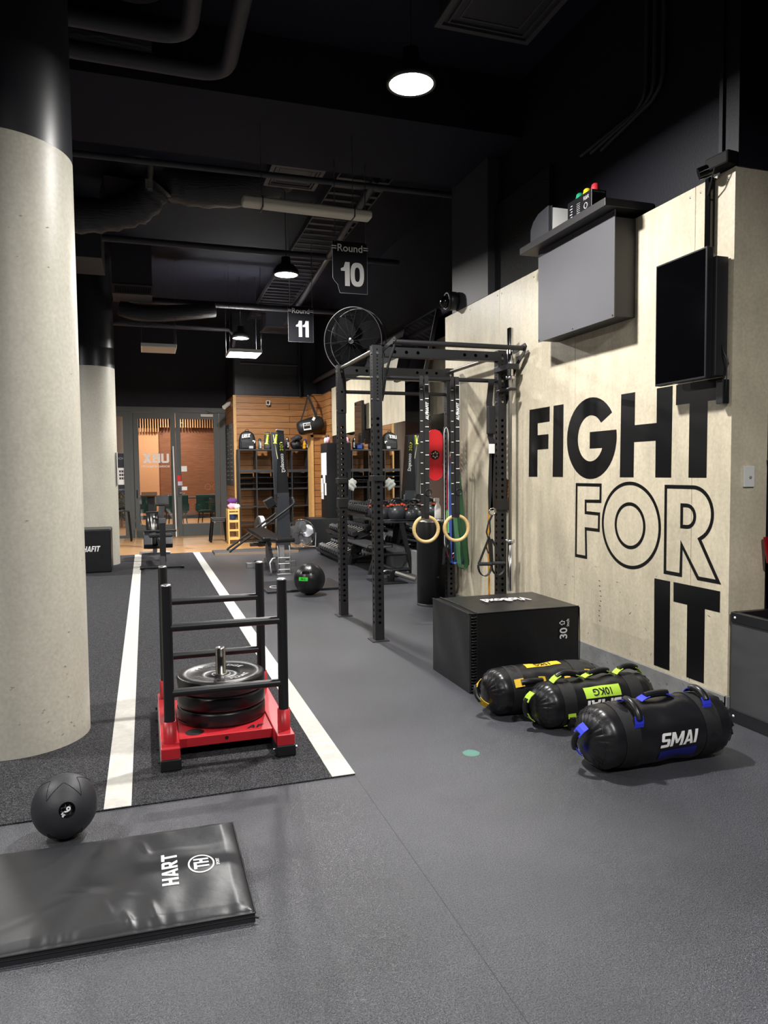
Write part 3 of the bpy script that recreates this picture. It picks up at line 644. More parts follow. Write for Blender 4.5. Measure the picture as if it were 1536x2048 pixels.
# ================================================================ SANDBAGS
def sandbag(x0, x1, yc, r, web, label, rollang, style):
    t = thing('sandbag', label, 'sandbag', ((x0+x1)/2, yc, 0)); L = x1-x0; zc = r*.97
    NX_, NA = 56, 72; mb = MB(); vs = []
    def rad(u, a):
        e = min(u, 1-u)*L; ce = .075
        k = 1 if e > ce else math.sqrt(max(0, 1-((ce-e)/ce)**2))*.5+.5*(1 if e > ce else (e/ce)**.35)
        pk = max(0, 1-abs(e-.02)/.06)
        wr = (.007*(1-2*abs(sin(a*11+u*25)))+.004*sin(a*27+2))*pk + .0030*sin(u*17+a*2)+.002*sin(u*31-a*3)
        return r*k+wr*(1 if k > .3 else .3)
    for i in range(NX_+1):
        u = .5-.5*cos(PI*i/NX_)
        for k in range(NA):
            a = 2*PI*k/NA; rr = rad(u, a); z = zc+rr*sin(a)
            if z < .004: z = .004
            vs.append((x0+L*u, yc+rr*cos(a), z))
    mb.add(vs, [(i*NA+k, (i+1)*NA+k, (i+1)*NA+(k+1) % NA, i*NA+(k+1) % NA) for i in range(NX_) for k in range(NA)], True)
    mb.add(vs[:NA], [tuple(range(NA))[::-1]], True); mb.add(vs[-NA:], [tuple(range(NA))], True)
    P('shell', mb, M_VINYL, t)
    # canvas middle bands
    for ua, ub in ((.16, .27), (.73, .84)):
        mb = MB(); vs = []
        for u in (ua, ub):
            for k in range(NA):
                a = 2*PI*k/NA; rr = rad(u, a)+.002; vs.append((x0+L*u, yc+rr*cos(a), max(.003, zc+rr*sin(a))))
        mb.add(vs, [(k, NA+k, NA+(k+1) % NA, (k+1) % NA) for k in range(NA)], True)
        P('band', mb, M_CANVAS, t)
    surf = lambda x, a, h: (x0+L*x, yc+(rad(x, a)+h)*cos(a), max(.003, zc+(rad(x, a)+h)*sin(a)))
    def handle_around(x, a0, a1, lift=.035):
        # runs round the bag (circumferential)
        pts = [surf(x, a0+(a1-a0)*q/12, lift*math.sin(PI*q/12)**.6 if 0 < q < 12 else .004) for q in range(13)]
        h = P('handle', MB().tube(pts[2:-2], .017, 12), M_VINYL, t)
        for q in (pts[:4], pts[-4:]): P('webbing_loop', MB().ribbon(q, (1, 0, 0), .046, .003), web, h)
    def handle_along(xa, xb, a, lift=.035):
        pts = [surf(xa+(xb-xa)*q/12, a, lift*math.sin(PI*q/12)**.6 if 0 < q < 12 else .004) for q in range(13)]
        h = P('handle', MB().tube(pts[2:-2], .017, 12), M_VINYL, t)
        for q in (pts[:4], pts[-4:]): P('webbing_loop', MB().ribbon(q, (0, -sin(a), cos(a)), .046, .003), web, h)
    def handle_end(side, az, sp=.075):
        X = x0 if side < 0 else x1; o = side*.004
        ca, sa = cos(az), sin(az)
        pts = [(X+o+side*(.045*math.sin(PI*q/10)**.7 if 0 < q < 10 else 0), yc+ca*sp*(q/5-1), zc+sa*sp*(q/5-1)) for q in range(11)]
        h = P('handle', MB().tube(pts[2:-2], .014, 12), M_VINYL, t)
        for q in (pts[:4], pts[-4:]): P('webbing_loop', MB().ribbon(q, (0, -sa, ca), .05, .003), web, h)
    # seam
    for u in (.045,):
        P('seam', MB().tube([surf(u, 2*PI*k/60, .001) for k in range(60)], .0018, 5, closed=True), M_BLKM, t)
    P('lacing', MB().tube([surf(.955+.012*(-1)**k, 2*PI*k/40, .003) for k in range(40)], .004, 6, closed=True), M_BLKM, t)
    def wrap(xc, ac, flip=1): return lambda px, py: surf(xc+flip*px/L, ac+flip*py/r*(-1)*-1, .0025)
    def label_patch(xc, ac, wd, ht, m, nm):
        bb = MB(); n = 8; vs = [surf(xc+(i/6-.5)*wd/L, ac+(j/n-.5)*ht/r, .002) for j in range(n+1) for i in range(7)]
        bb.add(vs, [(j*7+i, j*7+i+1, (j+1)*7+i+1, (j+1)*7+i) for j in range(n) for i in range(6)], True); P(nm, bb, m, t)
    return t, surf, handle_around, handle_along, handle_end, label_patch
# near one, blue webbing.  angle a: 0 = +Y (wall side), PI/2 = top, PI = towards the camera
t, sf, ha, hl, he, lp = sandbag(1.875, 2.645, 2.815, .148, M_BLUE, 'nearest sandbag, black with blue webbing loops and upright white lettering', 0, 0)
ha(.26, PI*.50, PI*.84); ha(.79, PI*.42, PI*.73); hl(.38, .62, PI*.52, .03); he(-1, 1.9)
lp(.53, PI*1.155, .21, .055, M_BLUED, 'blue_print')
b = blk(MB(), 'SMAI', (0, 0, 0), (1, 0, 0), (0, 1, 0), .062, shear=.2, sx=1.15, gap=.06, fn=lambda px, py: sf(.53+px/.77, PI*.99-py/.148, .0045)); P('lettering', b, M_WHITE, t)
# middle one, lime
t, sf, ha, hl, he, lp = sandbag(1.93, 2.655, 3.365, .124, M_LIME, 'middle sandbag, black with lime webbing and a 10KG patch upside down', 0, 0)
hl(.14, .40, PI*.53, .04); hl(.42, .68, PI*.50, .03); hl(.70, .93, PI*.50, .04); he(-1, 1.55); ha(.22, PI*1.05, PI*1.28, .015)
lp(.50, PI*.80, .22, .062, mat('lime_print', (186, 226, 72), .5), 'lime_patch')
b = MB(); b.text('10KG', (0, 0, 0), (1, 0, 0), (0, 1, 0), .052, bold=.02, fn=lambda px, py: sf(.50-px/.725, PI*.80+py/.124, .004)); P('weight_lettering', b, M_BLKM, t)
b = blk(MB(), 'SMAI', (0, 0, 0), (1, 0, 0), (0, 1, 0), .062, shear=.2, sx=1.2, gap=.06, fn=lambda px, py: sf(.49-px/.725, PI*.985+py/.124, .0045)); P('lettering', b, M_WHITE, t)
# far one, yellow
t, sf, ha, hl, he, lp = sandbag(1.78, 2.50, 3.645, .132, M_YEL, 'farthest sandbag, black with yellow webbing, against the big box', 0, 0)
he(-1, .9); hl(.18, .45, PI*.83, .03); hl(.62, .86, PI*.80, .03); lp(.50, PI*.53, .22, .05, M_YEL, 'yellow_patch')
b = MB(); b.text('15KG', (0, 0, 0), (1, 0, 0), (0, 1, 0), .045, bold=.02, fn=lambda px, py: sf(.50-px/.72, PI*.53+py/.132, .004)); P('weight_lettering', b, M_BLKM, t)

# ================================================================ PLYO BOXES
t = thing('plyo_box', 'big black padded jump box on its side in front of the beige wall', 'jump box', (2.26, 4.33, 0))
mb = MB(); n = 22
def bulge(p):
    x, y, z = p; return p
def soft(x0, x1, y0, y1, z0, z1, n, amp):
    mb = MB()
    def face(f):
        vs = [f(i/n, j/n) for j in range(n+1) for i in range(n+1)]; mb.add(vs, [(j*(n+1)+i, j*(n+1)+i+1, (j+1)*(n+1)+i+1, (j+1)*(n+1)+i) for j in range(n) for i in range(n)], True)
    def w(u, v, s): return amp*(sin(PI*u)*sin(PI*v))**.7*.5 + amp*.35*sin(9*u+5*v+s)*min(1, 6*min(u, 1-u, v, 1-v))
    face(lambda u, v: (x0+(x1-x0)*u, y0-w(u, v, 1), z0+(z1-z0)*v))
    face(lambda u, v: (x1-(x1-x0)*u, y1+w(u, v, 2), z0+(z1-z0)*v))
    face(lambda u, v: (x0-w(u, v, 3)*1.6, y1-(y1-y0)*u, z0+(z1-z0)*v))
    face(lambda u, v: (x1+w(u, v, 4), y0+(y1-y0)*u, z0+(z1-z0)*v))
    face(lambda u, v: (x0+(x1-x0)*u, y0+(y1-y0)*v, z1+w(u, v, 5)*.7))
    face(lambda u, v: (x0+(x1-x0)*u, y1-(y1-y0)*v, z0))
    return mb
P('cover', soft(1.87, 2.645, 4.03, 4.63, 0.002, .495, 24, .007), M_VINYL, t)
b = MB()
for y in (4.022,):
    for x in (1.873, 1.915): b.tube([(x, y, .01), (x, y-.004, .25), (x, y, .49)], .004, 6)
b.tube([(1.873, 4.028, .497), (1.872, 4.33, .502), (1.875, 4.63, .497)], .004, 6); b.tube([(1.915, 4.028, .5), (1.92, 4.33, .505), (1.925, 4.63, .5)], .004, 6)
b.tube([(1.88, 4.026, .496), (2.26, 4.022, .499), (2.64, 4.026, .496)], .004, 6); b.tube([(2.645, 4.026, .01), (2.65, 4.026, .25), (2.645, 4.026, .49)], .003, 6)
b.tube([(1.868, 4.03, .496), (1.864, 4.3, .499), (1.868, 4.63, .496)], .0035, 6)
P('piping', b, M_BLKM, t)
b = MB()
for k in range(26):
    z = .02+k*.0182; b.tube([(1.877, 4.022, z), (1.893, 4.012+.003*sin(k*2.1), z+.003*sin(k*1.7)), (1.911, 4.022, z+.002*cos(k))], .0055, 6)
P('gathered_seam', b, M_VINYL, t)
b = MB(); b.text('30', (2.527, 4.0185, .328), (0, 0, 1), (-1, 0, 0), .075, bold=.02, depth=.0); b.text('inch', (2.556, 4.0185, .396), (0, 0, 1), (-1, 0, 0), .03, bold=.02, depth=0)
hs = [(-.018, 0), (0, .024), (.018, 0), (.010, 0), (.010, -.018), (-.010, -.018), (-.010, 0)]
hs2 = [(-.011, .003), (0, .017), (.011, .003), (.006, .003), (.006, -.013), (-.006, -.013), (-.006, .003)]
b.strip(hs, hs2, (2.515, 4.019, .397), (0, 0, 1), (-1, 0, 0), .001, (0, -1, 0))
P('lettering', b, M_WHITE, t)
b = MB(); b.text('VioBoxd', (2.29, 4.37, .5045), (-1, .06, 0), (0, -1, 0), .15, bold=.03, depth=.001, sx=.62); P('top_lettering', b, M_WHITE, t)
t = thing('plyo_box', 'upright black soft jump box with white lettering against the far column', 'jump box', (-.74, 11.15, 0.006))
P('cover', MB().box(-1.02, -.475, 10.83, 11.4, .006, .615), M_VINYL, t, bev=.02, segs=3)
P('lettering', blk(MB(), 'ALPHAFIT', (-.80, 10.828, .345), (1, 0, 0), (0, 0, 1), .078, shear=.25, sx=.8), M_WHITE, t)

# ================================================================ RIG
XL, XR, YN, YF, RH = 1.783, 2.892, 5.60, 6.70, 2.388
t = thing('power_rack', 'black steel four-post training rig with pull-up bars beside the wall', 'rack', ((XL+XR)/2, (YN+YF)/2, 0))
def post(x, y):
    s = .038; mb = MB(); n1 = 24; p = .05
    for (dx, dy, U) in ((0, -s, (1, 0, 0)), (0, s, (-1, 0, 0)), (-s, 0, (0, -1, 0)), (s, 0, (0, 1, 0))):
        O = (x+dx, y+dy, 0)
        mb.plate(O, U, (0, 0, 1), 2*s, .006, .125); mb.holed(O, U, (0, 0, 1), 2*s, 34, p, .0125, .15)
        mb.plate(O, U, (0, 0, 1), 2*s, 1.825, 1.93); mb.holed(O, U, (0, 0, 1), 2*s, 16, .027, .0055, 1.9435)
        mb.plate(O, U, (0, 0, 1), 2*s, 2.362, RH)
    mb.box(x-s, x+s, y-s, y+s, RH-.004, RH)
    mb.box(x-s, x+s, y-s, y+s, .0, .006)
    P('upright', mb, M_BLKM, t)
    b = MB(); b.obox((x, y, .004), (.145, .145, .008), (0, 0, PI/4*0)); 
    P('base_plate', b, M_DGREY, t, bev=.002)
    for z in (2.32, 2.13, 1.955):
        P('bolt', MB().cyl((x, y-s-.006, z), (x, y-s, z), .011, n=8), M_STEEL, t); P('bolt', MB().cyl((x-s-.006, y, z), (x-s, y, z), .011, n=8), M_STEEL, t)
for x in (XL, XR):
    for y in (YN, YF): post(x, y)
def perfbeam(y):
    h = .038; mb = MB(); z = 2.335
    L0, L1 = XL+.038, XR-.038; L = L1-L0; segs = [(0, .06), (L/2-.17, L/2+.17), (L-.06, L)]
    for (dy, dz, W_) in ((-h, 0, (0, 0, 1)), (h, 0, (0, 0, -1))):
        O = (L0, y+dy, z)
        for a, b_ in ((0, .06), (.36, L-.36), (L-.06, L)):
            mb.plate(O, W_, (1, 0, 0), 2*h, a, b_)
        mb.holed(O, W_, (1, 0, 0), 2*h, 3, .1, .014, .11); mb.holed(O, W_, (1, 0, 0), 2*h, 3, .1, .014, L-.31)
    mb.add([(L0, y-h, z+h), (L1, y-h, z+h), (L1, y+h, z+h), (L0, y+h, z+h)], [(0, 1, 2, 3)]); mb.add([(L0, y-h, z-h), (L1, y-h, z-h), (L1, y+h, z-h), (L0, y+h, z-h)], [(3, 2, 1, 0)])
    P('crossmember', mb, M_BLKM, t)
perfbeam(YN); perfbeam(YF)
P('pull_up_bar', MB().cyl((XL+.03, 5.28, 2.362), (XR+.055, 5.28, 2.362), .02), M_BLKM, t)
P('pull_up_bar', MB().cyl((XL, YN, 2.135), (XR, YN, 2.135), .017), M_BLKM, t)
P('pull_up_bar', MB().cyl((XL, YF, 2.135), (XR, YF, 2.135), .017), M_BLKM, t)
P('pull_up_bar', MB().cyl((XL, YF+.03, 2.27), (XR, YF+.03, 2.27), .012), M_STEEL, t)
for x in (XL, XR): P('side_bar', MB().cyl((x, YN+.03, 2.352), (x, YF-.03, 2.352), .0175), M_STEEL, t)
for x in (XL+.045, XR+.045):
    pr = [(0, -.42), (.0, .0), (-.31, .04), (-.34, .01), (-.30, -.05), (-.20, -.12), (-.10, -.23), (-.05, -.34)]
    P('gusset', MB().prism([(a, b_) for a, b_ in pr], (x-.004, YN-.035, 2.36), (0, 1, 0), (0, 0, 1), .008, (1, 0, 0)) if False else MB().strip(pr, inset(pr, .034), (x-.004, YN-.03, 2.36), (0, 1, 0), (0, 0, 1), .008, (1, 0, 0)), M_BLKM, t)
for x in (XL, XR):
    for y in (YF,):
        P('bracket', MB().box(x-.042, x+.042, y-.044, y-.038, 1.93, 2.26), M_BLKM, t, bev=.003)
    P('bracket', MB().box(x-.046, x+.046, (YF if x == XL else YN)-.05, (YF if x == XL else YN)+.05, 1.04, 1.13), M_BLKM, t, bev=.004)
b = MB().box(XL-.048, XL+.048, YN-.052, YN+.052, 1.30, 1.345); b.box(XL-.045, XL-.038, YN-.06, YN-.0, 1.15, 1.33)
P('j_hook', b, M_BLKM, t, bev=.004)
b = MB().box(XL-.05, XL+.05, YF-.052, YF+.052, 1.27, 1.32); b.box(XL+.04, XL+.05, YF-.06, YF+.05, 1.15, 1.38)
P('j_hook', b, M_BLKM, t, bev=.004)

# rings
def ring(x, label):
    t = thing('gymnastic_ring', label, 'gymnastic ring', (x, YN, .777), 'wooden gymnastic rings')
    P('ring', MB().torus((x, YN, .895), (.12, 1, 0), .104, .0145, n=56, k=14), M_WOODR, t)
    y = YN-.02
    st = P('strap', MB().ribbon([(x, YN, 1.015), (x, y, .985), (x, y-.006, 1.03), (x+.005, y-.002, 1.6), (x+.002, y, 2.155), (x, YN, 2.158), (x, YN+.02, 2.15), (x-.01, YN+.02, 1.7), (x-.01, YN+.01, 1.02)], (1, 0, 0), .036, .003), M_CANVAS, t)
    s2 = P('strap', MB().ribbon([(x-.042, y, 2.155), (x-.042, y-.003, 1.4), (x-.034, y, .99)], (1, 0, 0), .034, .003), M_CANVAS, t)
    b = MB()
    for k in range(8): b.box(x-.012, x+.018, y-.009, y-.0045, 1.28+k*.115-.003, 1.28+k*.115+.003)
    for k in range(12): b.box(x-.054, x-.034, y-.007, y-.0032, 1.1+k*.086-.0025, 1.1+k*.086+.0025)
    P('strap_marks', b, M_WHITE, st)
    P('strap_lettering', blk(MB(), 'ALPHAFIT', (x+.003, y-.0095, 1.87), (0, 0, 1), (-1, 0, 0), .026, shear=.25, sx=.95, depth=0), M_WHITE, st)
    P('buckle', MB().torus((x+.012, y-.008, 1.20), (0, 1, 0), .026, .005, n=24, k=6), M_BLKM, t)
ring(2.207, 'left wooden gymnastic ring hanging from the rig, in front of the black bin')
ring(2.480, 'right wooden gymnastic ring hanging from the rig, in front of the coloured bands')

# bands on the far right post
def band(x, y, ztop, zbot, wd, m, label, half=.032, xt=None):
    pts = [(x, y+dx, z) for dx, z in [(-.012, ztop), (-half, ztop-.25), (-half, zbot+.05), (-half*.7, zbot+.015), (0, zbot), (half*.7, zbot+.015), (half, zbot+.05), (half, ztop-.25), (.012, ztop), (0, ztop+.01)]]
    xt = x if xt is None else xt
    pts = [(x+(xt-x)*max(0, min(1, (q[2]-zbot)/(ztop-zbot)))+(q[1]-y), y-(q[1]-y)*.3, q[2]) for q in pts]
    o = P('resistance_band', MB().ribbon(pts, (.25, -1, 0), wd, .004, closed=True), m)
    tag(o, label, 'resistance band', 'loop resistance bands on the rig', (x, y, zbot))
hk = MB().cyl((2.87, 6.60, 1.49), (2.86, 6.42, 1.50), .008); 
P('band_hook', hk, M_BLKM, t)
band(2.845, 6.50, 1.50, .47, .05, mat('band_blue', (62, 92, 178), .55), 'blue loop band on the rig behind the right wooden ring', .028)
band(2.895, 6.47, 1.49, .46, .05, mat('band_teal', (36, 66, 78), .5), 'dark teal loop band between the blue and green bands', .03, 2.86)
band(2.905, 6.40, 1.48, .43, .060, mat('band_green', (76, 122, 82), .5), 'front green loop band hanging lowest on the rig', .034, 2.81)
band(2.955, 6.44, 1.47, .45, .045, mat('band_green2', (66, 112, 76), .5), 'rear green loop band nearest the beige wall', .02, 2.83)
band(2.835, 6.53, 1.52, .52, .012, mat('band_red', (196, 60, 80), .5), 'thin red loop band at the left of the bands', .036)
band(2.855, 6.55, 1.56, .56, .014, mat('band_cream', (206, 196, 170), .5), 'cream loop band arching highest of the bands', .03)
# skipping ropes
def rope(x, y, zt, zb, m, label, wd=.02):
    pts = [(x-wd, y, zt-.06-k*(zt-zb-.12)/8) for k in range(9)][::-1]+[(x-wd*.7, y, zt-.02), (x, y, zt), (x+wd*.7, y, zt-.02)]+[(x+wd, y, zt-.06-k*(zt-zb-.12)/8) for k in range(9)]+[(x+wd*.6, y, zb+.02), (x, y, zb), (x-wd*.6, y, zb+.02)]
    t = thing('skipping_rope', label, 'skipping rope', (x, y, zb), 'skipping ropes hanging at the rig')
    P('cord', MB().tube(pts, .0042, 6, closed=True), m, t)
    P('handle', MB().cyl((x-wd, y-.01, zb+.02), (x-wd-.01, y-.01, zb-.14), .012, n=10), M_BLKM, t)
    P('handle', MB().cyl((x+wd, y-.01, zb+.04), (x+wd+.01, y-.01, zb-.12), .012, n=10), M_BLKM, t)
rope(2.775, 6.50, 1.80, .62, mat('cord_white', (226, 226, 224), .4), 'white skipping rope looped beside the red mat', .022)
rope(2.80, 6.56, 1.82, .60, mat('cord_black', (18, 18, 20), .4), 'black skipping rope looped beside the red mat', .03)
rope(2.765, 6.46, 1.0, .74, mat('cord_green', (70, 220, 90), .4), 'short green skipping rope beside the black bin', .008)
# red ab mat
t = thing('ab_mat', 'red oval sit-up mat with a black round badge hanging on the rig', 'mat', (2.69, 6.58, 1.29))
pr = []
for cx_, cz_, a_ in ((2.69, 1.70, 0), (2.69, 1.37, PI)):
    pr += [(cx_+.082*cos(a_+PI*k/14), cz_+.082*sin(a_+PI*k/14)) for k in range(15)]
P('pad', MB().prism(pr, (0, 6.58, 0), (1, 0, 0), (0, 0, 1), .03, (0, 1, 0)), M_REDP, t, bev=.004)
P('badge', MB().lathe([(0, .0), (.044, 0), (.044, .003), (0, .003)], (2.69, 6.5765, 1.535), (0, -1, 0), n=32), M_BLKG, t)
b = MB()
for k in range(6): a = k*PI/3+.5; b.lathe([(0, 0), (.009, 0), (.009, .002), (0, .002)], (2.69+.022*cos(a), 6.573, 1.535+.026*sin(a)), (0, -1, 0), n=8)
P('badge_print', b, mat('tan_print', (200, 180, 150), .5), t)
# vertical barbell
def barbell(x, y, z0, label, full=True):
    t = thing('barbell', label, 'barbell', (x, y, z0))
    P('shaft', MB().cyl((x, y, z0+.38), (x, y, z0+1.78), .014), M_STEEL, t)
    for a in (0, 1.75):
        P('sleeve', MB().lathe([(0, a), (.022, a), (.025, a+.01), (.025, a+.40), (.0, a+.41)], (x, y, z0), n=24), M_CHROME, t)
    for a in (.40, 1.74): P('collar', MB().lathe([(.014, a), (.038, a), (.038, a+.025), (.014, a+.025)], (x, y, z0), n=24), M_CHROME, t)
barbell(2.858, 5.36, .38, 'chrome barbell stored upright beside the near right rig post')
b = MB().box(2.83, 2.92, 5.33, 5.60, 2.20, 2.245); P('barbell_holder', b, M_BLKM, bpy.data.objects['power_rack'], bev=.003)
b = MB().box(2.835, 2.905, 5.33, 5.57, 2.03, 2.05); P('barbell_holder', b, M_BLKM, bpy.data.objects['power_rack'], bev=.003)
# suspension trainer
t = thing('suspension_trainer', 'black suspension strap trainer with two foot loops hanging by the rig post', 'suspension trainer', (2.765, 5.54, .49))
P('strap', MB().ribbon([(2.79, 5.56, 2.14), (2.765, 5.555, 1.95), (2.775, 5.55, 1.66), (2.79, 5.55, 1.6)], (1, 0, 0), .055, .006), M_CANVAS, t)
P('pouch', MB().obox((2.775, 5.545, 1.8), (.075, .04, .24)), M_CANVAS, t, bev=.012)
P('label_tag', MB().obox((2.775, 5.53, 1.56), (.05, .012, .08)), M_WHITE, t)
P('strap', MB().ribbon([(2.785, 5.55, 1.55), (2.77, 5.55, 1.2), (2.775, 5.55, 1.04)], (1, 0, 0), .04, .006).ribbon([(2.80, 5.55, 1.55), (2.80, 5.55, 1.2), (2.785, 5.55, 1.04)], (1, 0, 0), .03, .006), M_CANVAS, t)
P('carabiner', MB().torus((2.785, 5.54, 1.03), (0, 1, .2), .03, .006, n=20, k=6), M_CHROME, t)
b = MB()
b.tube([(2.78, 5.54, 1.0), (2.745, 5.53, .95), (2.725, 5.53, .86), (2.74, 5.53, .80), (2.76, 5.53, .86), (2.755, 5.53, .95), (2.785, 5.54, 1.0)], .007, 6)
b.tube([(2.745, 5.53, .82), (2.72, 5.53, .74), (2.74, 5.53, .68), (2.77, 5.53, .74), (2.75, 5.53, .82)], .007, 6)
P('length_adjuster', b, M_CANVAS, t)
for x, s in ((2.70, -1), (2.825, 1)):
    P('strap', MB().ribbon([(2.75+.012*s, 5.52, .80), (x-.055, 5.51, .60)], (1, 0, 0), .022, .004).ribbon([(2.755+.012*s, 5.52, .80), (x+.055, 5.51, .60)], (1, 0, 0), .022, .004), M_CANVAS, t)
    P('grip', MB().cyl((x-.06, 5.51, .595), (x+.06, 5.51, .59), .016), M_RUBM, t)
    P('foot_loop', MB().ribbon([(x+.062*cos(a), 5.51, .585+.095*sin(a)) for a in [PI+PI*k/14 for k in range(15)]], (0, 1, 0), .035, .005), M_CANVAS, t)
o = P('strap_yellow', MB().ribbon([(2.812, 5.655, 1.25), (2.808, 5.66, .8), (2.815, 5.66, .2)], (1, 0, 0), .018, .004), mat('orange_band', (214, 150, 50), .5)); o.name = 'resistance_band'
tag(o, 'thin orange band hanging down behind the near right rig post', 'resistance band', None, (2.81, 5.66, .2))
# brown brush bundle
t = thing('coir_bundle', 'brown shaggy bundle hanging behind the upright barbell', 'bundle', (2.985, 5.62, 1.06))
random.seed(3); b = MB()
for k in range(420):
    a = random.uniform(0, 2*PI); rr = random.uniform(.3, 1)**.5; z = random.uniform(-1, 1); q = math.sqrt(max(0, 1-z*z))
    c0 = V((2.955+.055*cos(a)*q*rr, 5.63+.04*sin(a)*q*rr, 1.18+.13*z)); dd = V((cos(a)*.02+random.uniform(-.015, .015), sin(a)*.02, random.uniform(-.07, -.02)))
    b.tube([c0, c0+dd*.5+V((.004, 0, 0)), c0+dd], .0022, 4)
b.ell((2.955, 5.63, 1.18), (.045, .03, .12), 14, 10)
P('fibres', b, mat('coir', (112, 72, 38), .9, var=.4, vscale=60), t)
P('tie', MB().cyl((2.955, 5.63, 1.31), (2.93, 5.62, 1.40), .006, n=6), M_CANVAS, t)

# ================================================================ BIN + spray bottle
t = thing('wipe_bin', 'tall black cylindrical bin with a front door standing by the rig', 'bin', (2.785, 7.0, 0))
t.location = (2.785, 6.93, 0); c0 = (2.785, 6.93, 0)
P('body', MB().lathe([(0, .012), (.148, .012), (.148, .86), (.145, .868), (0, .868)], c0, n=56), mat('bin_black', (24, 24, 26), .42), t)
P('rim', MB().lathe([(.151, .86), (.151, .876), (.13, .876), (.12, .86)], c0, n=56), M_STEEL, t)
P('base_ring', MB().lathe([(.152, 0), (.152, .024), (.148, .026), (0, .026)], c0, n=56), M_DGREY, t)
P('door_seam', MB().cyl((2.77, 6.782, .03), (2.77, 6.782, .86), .0015, n=6).box(2.77, 2.89, 6.785, 6.79, .60, .603), M_HOLE, t)
P('knob', MB().lathe([(0, 0), (.012, 0), (.014, .01), (.008, .016), (0, .016)], (2.80, 6.783, .30), (0, -1, 0), n=16), M_BLKM, t)
t = thing('spray_bottle', 'white spray bottle standing on the black bin', 'bottle', (2.86, 6.93, .877))
P('body', MB().lathe([(0, 0), (.032, 0), (.033, .02), (.033, .13), (.014, .17), (.012, .19), (0, .19)], (2.86, 6.93, .877), n=20), M_PLASW, t)
P('trigger', MB().box(2.82, 2.875, 6.92, 6.94, 1.066, 1.10).box(2.84, 2.848, 6.925, 6.935, 1.03, 1.07), M_PLASW, t)

# ================================================================ BACKGROUND EQUIPMENT
# wall ball
c = (1.735, 8.0, .178); r = .178
t = thing('wall_ball', 'large black stitched medicine ball with a green patch on the floor', 'ball', (c[0], c[1], 0))
def facet(p): 
    a = math.atan2(p.y, p.x); return 1-.012*abs(sin(4*a))
P('shell', MB().ell(c, r, 48, 28, facet), M_VINYL, t)
b = MB()
for k in range(4): b.torus(c, (cos(k*PI/4+.3), sin(k*PI/4+.3), .12), r*.992, .0016, 60, 5)
P('seams', b, M_HOLE, t)
def onball(c, r, az, el, h=.002):
    def f(x, y):
        a = az+x/r; e = el+y/r; return (c[0]+(r+h)*cos(e)*cos(a), c[1]+(r+h)*cos(e)*sin(a), c[2]+(r+h)*sin(e))
    return f
f_ = onball(c, r, -PI/2-.62, .12); b = MB(); q = [f_(-.055+.11*i/8, -.02+.04*j/3) for j in range(4) for i in range(9)]
b.add(q, [(j*9+i, j*9+i+1, (j+1)*9+i+1, (j+1)*9+i) for j in range(3) for i in range(8)], True); P('green_patch', b, mat('green_print', (60, 214, 60), .5), t)
b = MB(); b.text('9KG', (0, 0, 0), (1, 0, 0), (0, 1, 0), .03, fn=onball(c, r, -PI/2-.62, .12, .004)); b.text('MEDBALL', (0, 0, 0), (1, 0, 0), (0, 1, 0), .04, bold=.03, fn=onball(c, r, -PI/2-.3, .52, .003)); P('lettering', b, M_BLKG, t)
# thin mat behind it
t = thing('foam_mat', 'thin black mat lying behind the medicine ball with a white ring logo', 'mat', (1.75, 8.6, 0))
P('cover', MB().box(1.29, 2.22, 8.22, 8.98, .001, .03), M_VINYL2, t, bev=.006)
P('logo', MB().strip([(.055*cos(2*PI*k/32), .055*sin(2*PI*k/32)) for k in range(32)], [(.045*cos(2*PI*k/32), .045*sin(2*PI*k/32)) for k in range(32)], (1.42, 8.5, .0305), (1, 0, 0), (0, 1.6, 0), .001, (0, 0, 1)), M_WHITE, t)

# adjustable bench (long axis runs away and to the left)
t = thing('adjustable_bench', 'adjustable weight bench with black pads and silver frame beyond the medicine ball', 'bench', (1.73, 10.1, 0))
P('seat_pad', MB().obox((1.755, 9.78, .462), (.27, .30, .06), (-.06, 0, .12)), M_VINYL, t, bev=.02, segs=3)
P('back_pad', MB().obox((1.60, 10.40, .50), (.28, .88, .06), (.09, 0, .12)), M_VINYL, t, bev=.02, segs=3)
P('main_beam', MB().bar((1.74, 9.72, .20), (1.66, 10.6, .10), .07, .07).bar((1.745, 9.80, .40), (1.74, 9.75, .03), .07, .06, (0, 1, 0)), M_ALU, t, bev=.004)
P('support_plate', MB().prism([(0, .03), (.55, .05), (.62, .44), (.48, .44), (.36, .30), (.30, .30), (.28, .24), (.22, .24), (.20, .18), (.14, .18), (.12, .12), (.06, .12)], (1.69, 9.95, 0), (0, 1, 0), (0, 0, 1), .05, (-1, 0, 0)), M_GREYBOX, t)
P('front_foot', MB().box(1.645, 1.835, 9.60, 9.70, 0, .03), M_ALU, t, bev=.006)
P('rear_foot', MB().box(1.37, 2.09, 10.56, 10.64, .0, .08), M_ALU, t, bev=.006)
b = MB()
for x in (1.665, 1.825):
    b.tube([(x, 9.66, .40), (x, 9.62, .33), (x, 9.62, .05)], .009, 8)
for z in (.24, .16, .08): b.cyl((1.665, 9.62, z), (1.825, 9.62, z), .009, n=8)
P('ladder_guard', b, M_ALU, t)
P('handle', MB().tube([(1.70, 9.75, .23), (1.60, 9.70, .22), (1.565, 9.68, .17), (1.575, 9.66, .04)], .016, 10), M_ALU, t)
for x in (1.50, 1.97): P('wheel', MB().cyl((x, 10.70, .05), (x+.04, 10.70, .05), .045), M_RUB, t)
P('adjust_knob', MB().cyl((1.42, 10.2, .40), (1.6, 10.2, .40), .015), M_BLKM, t)

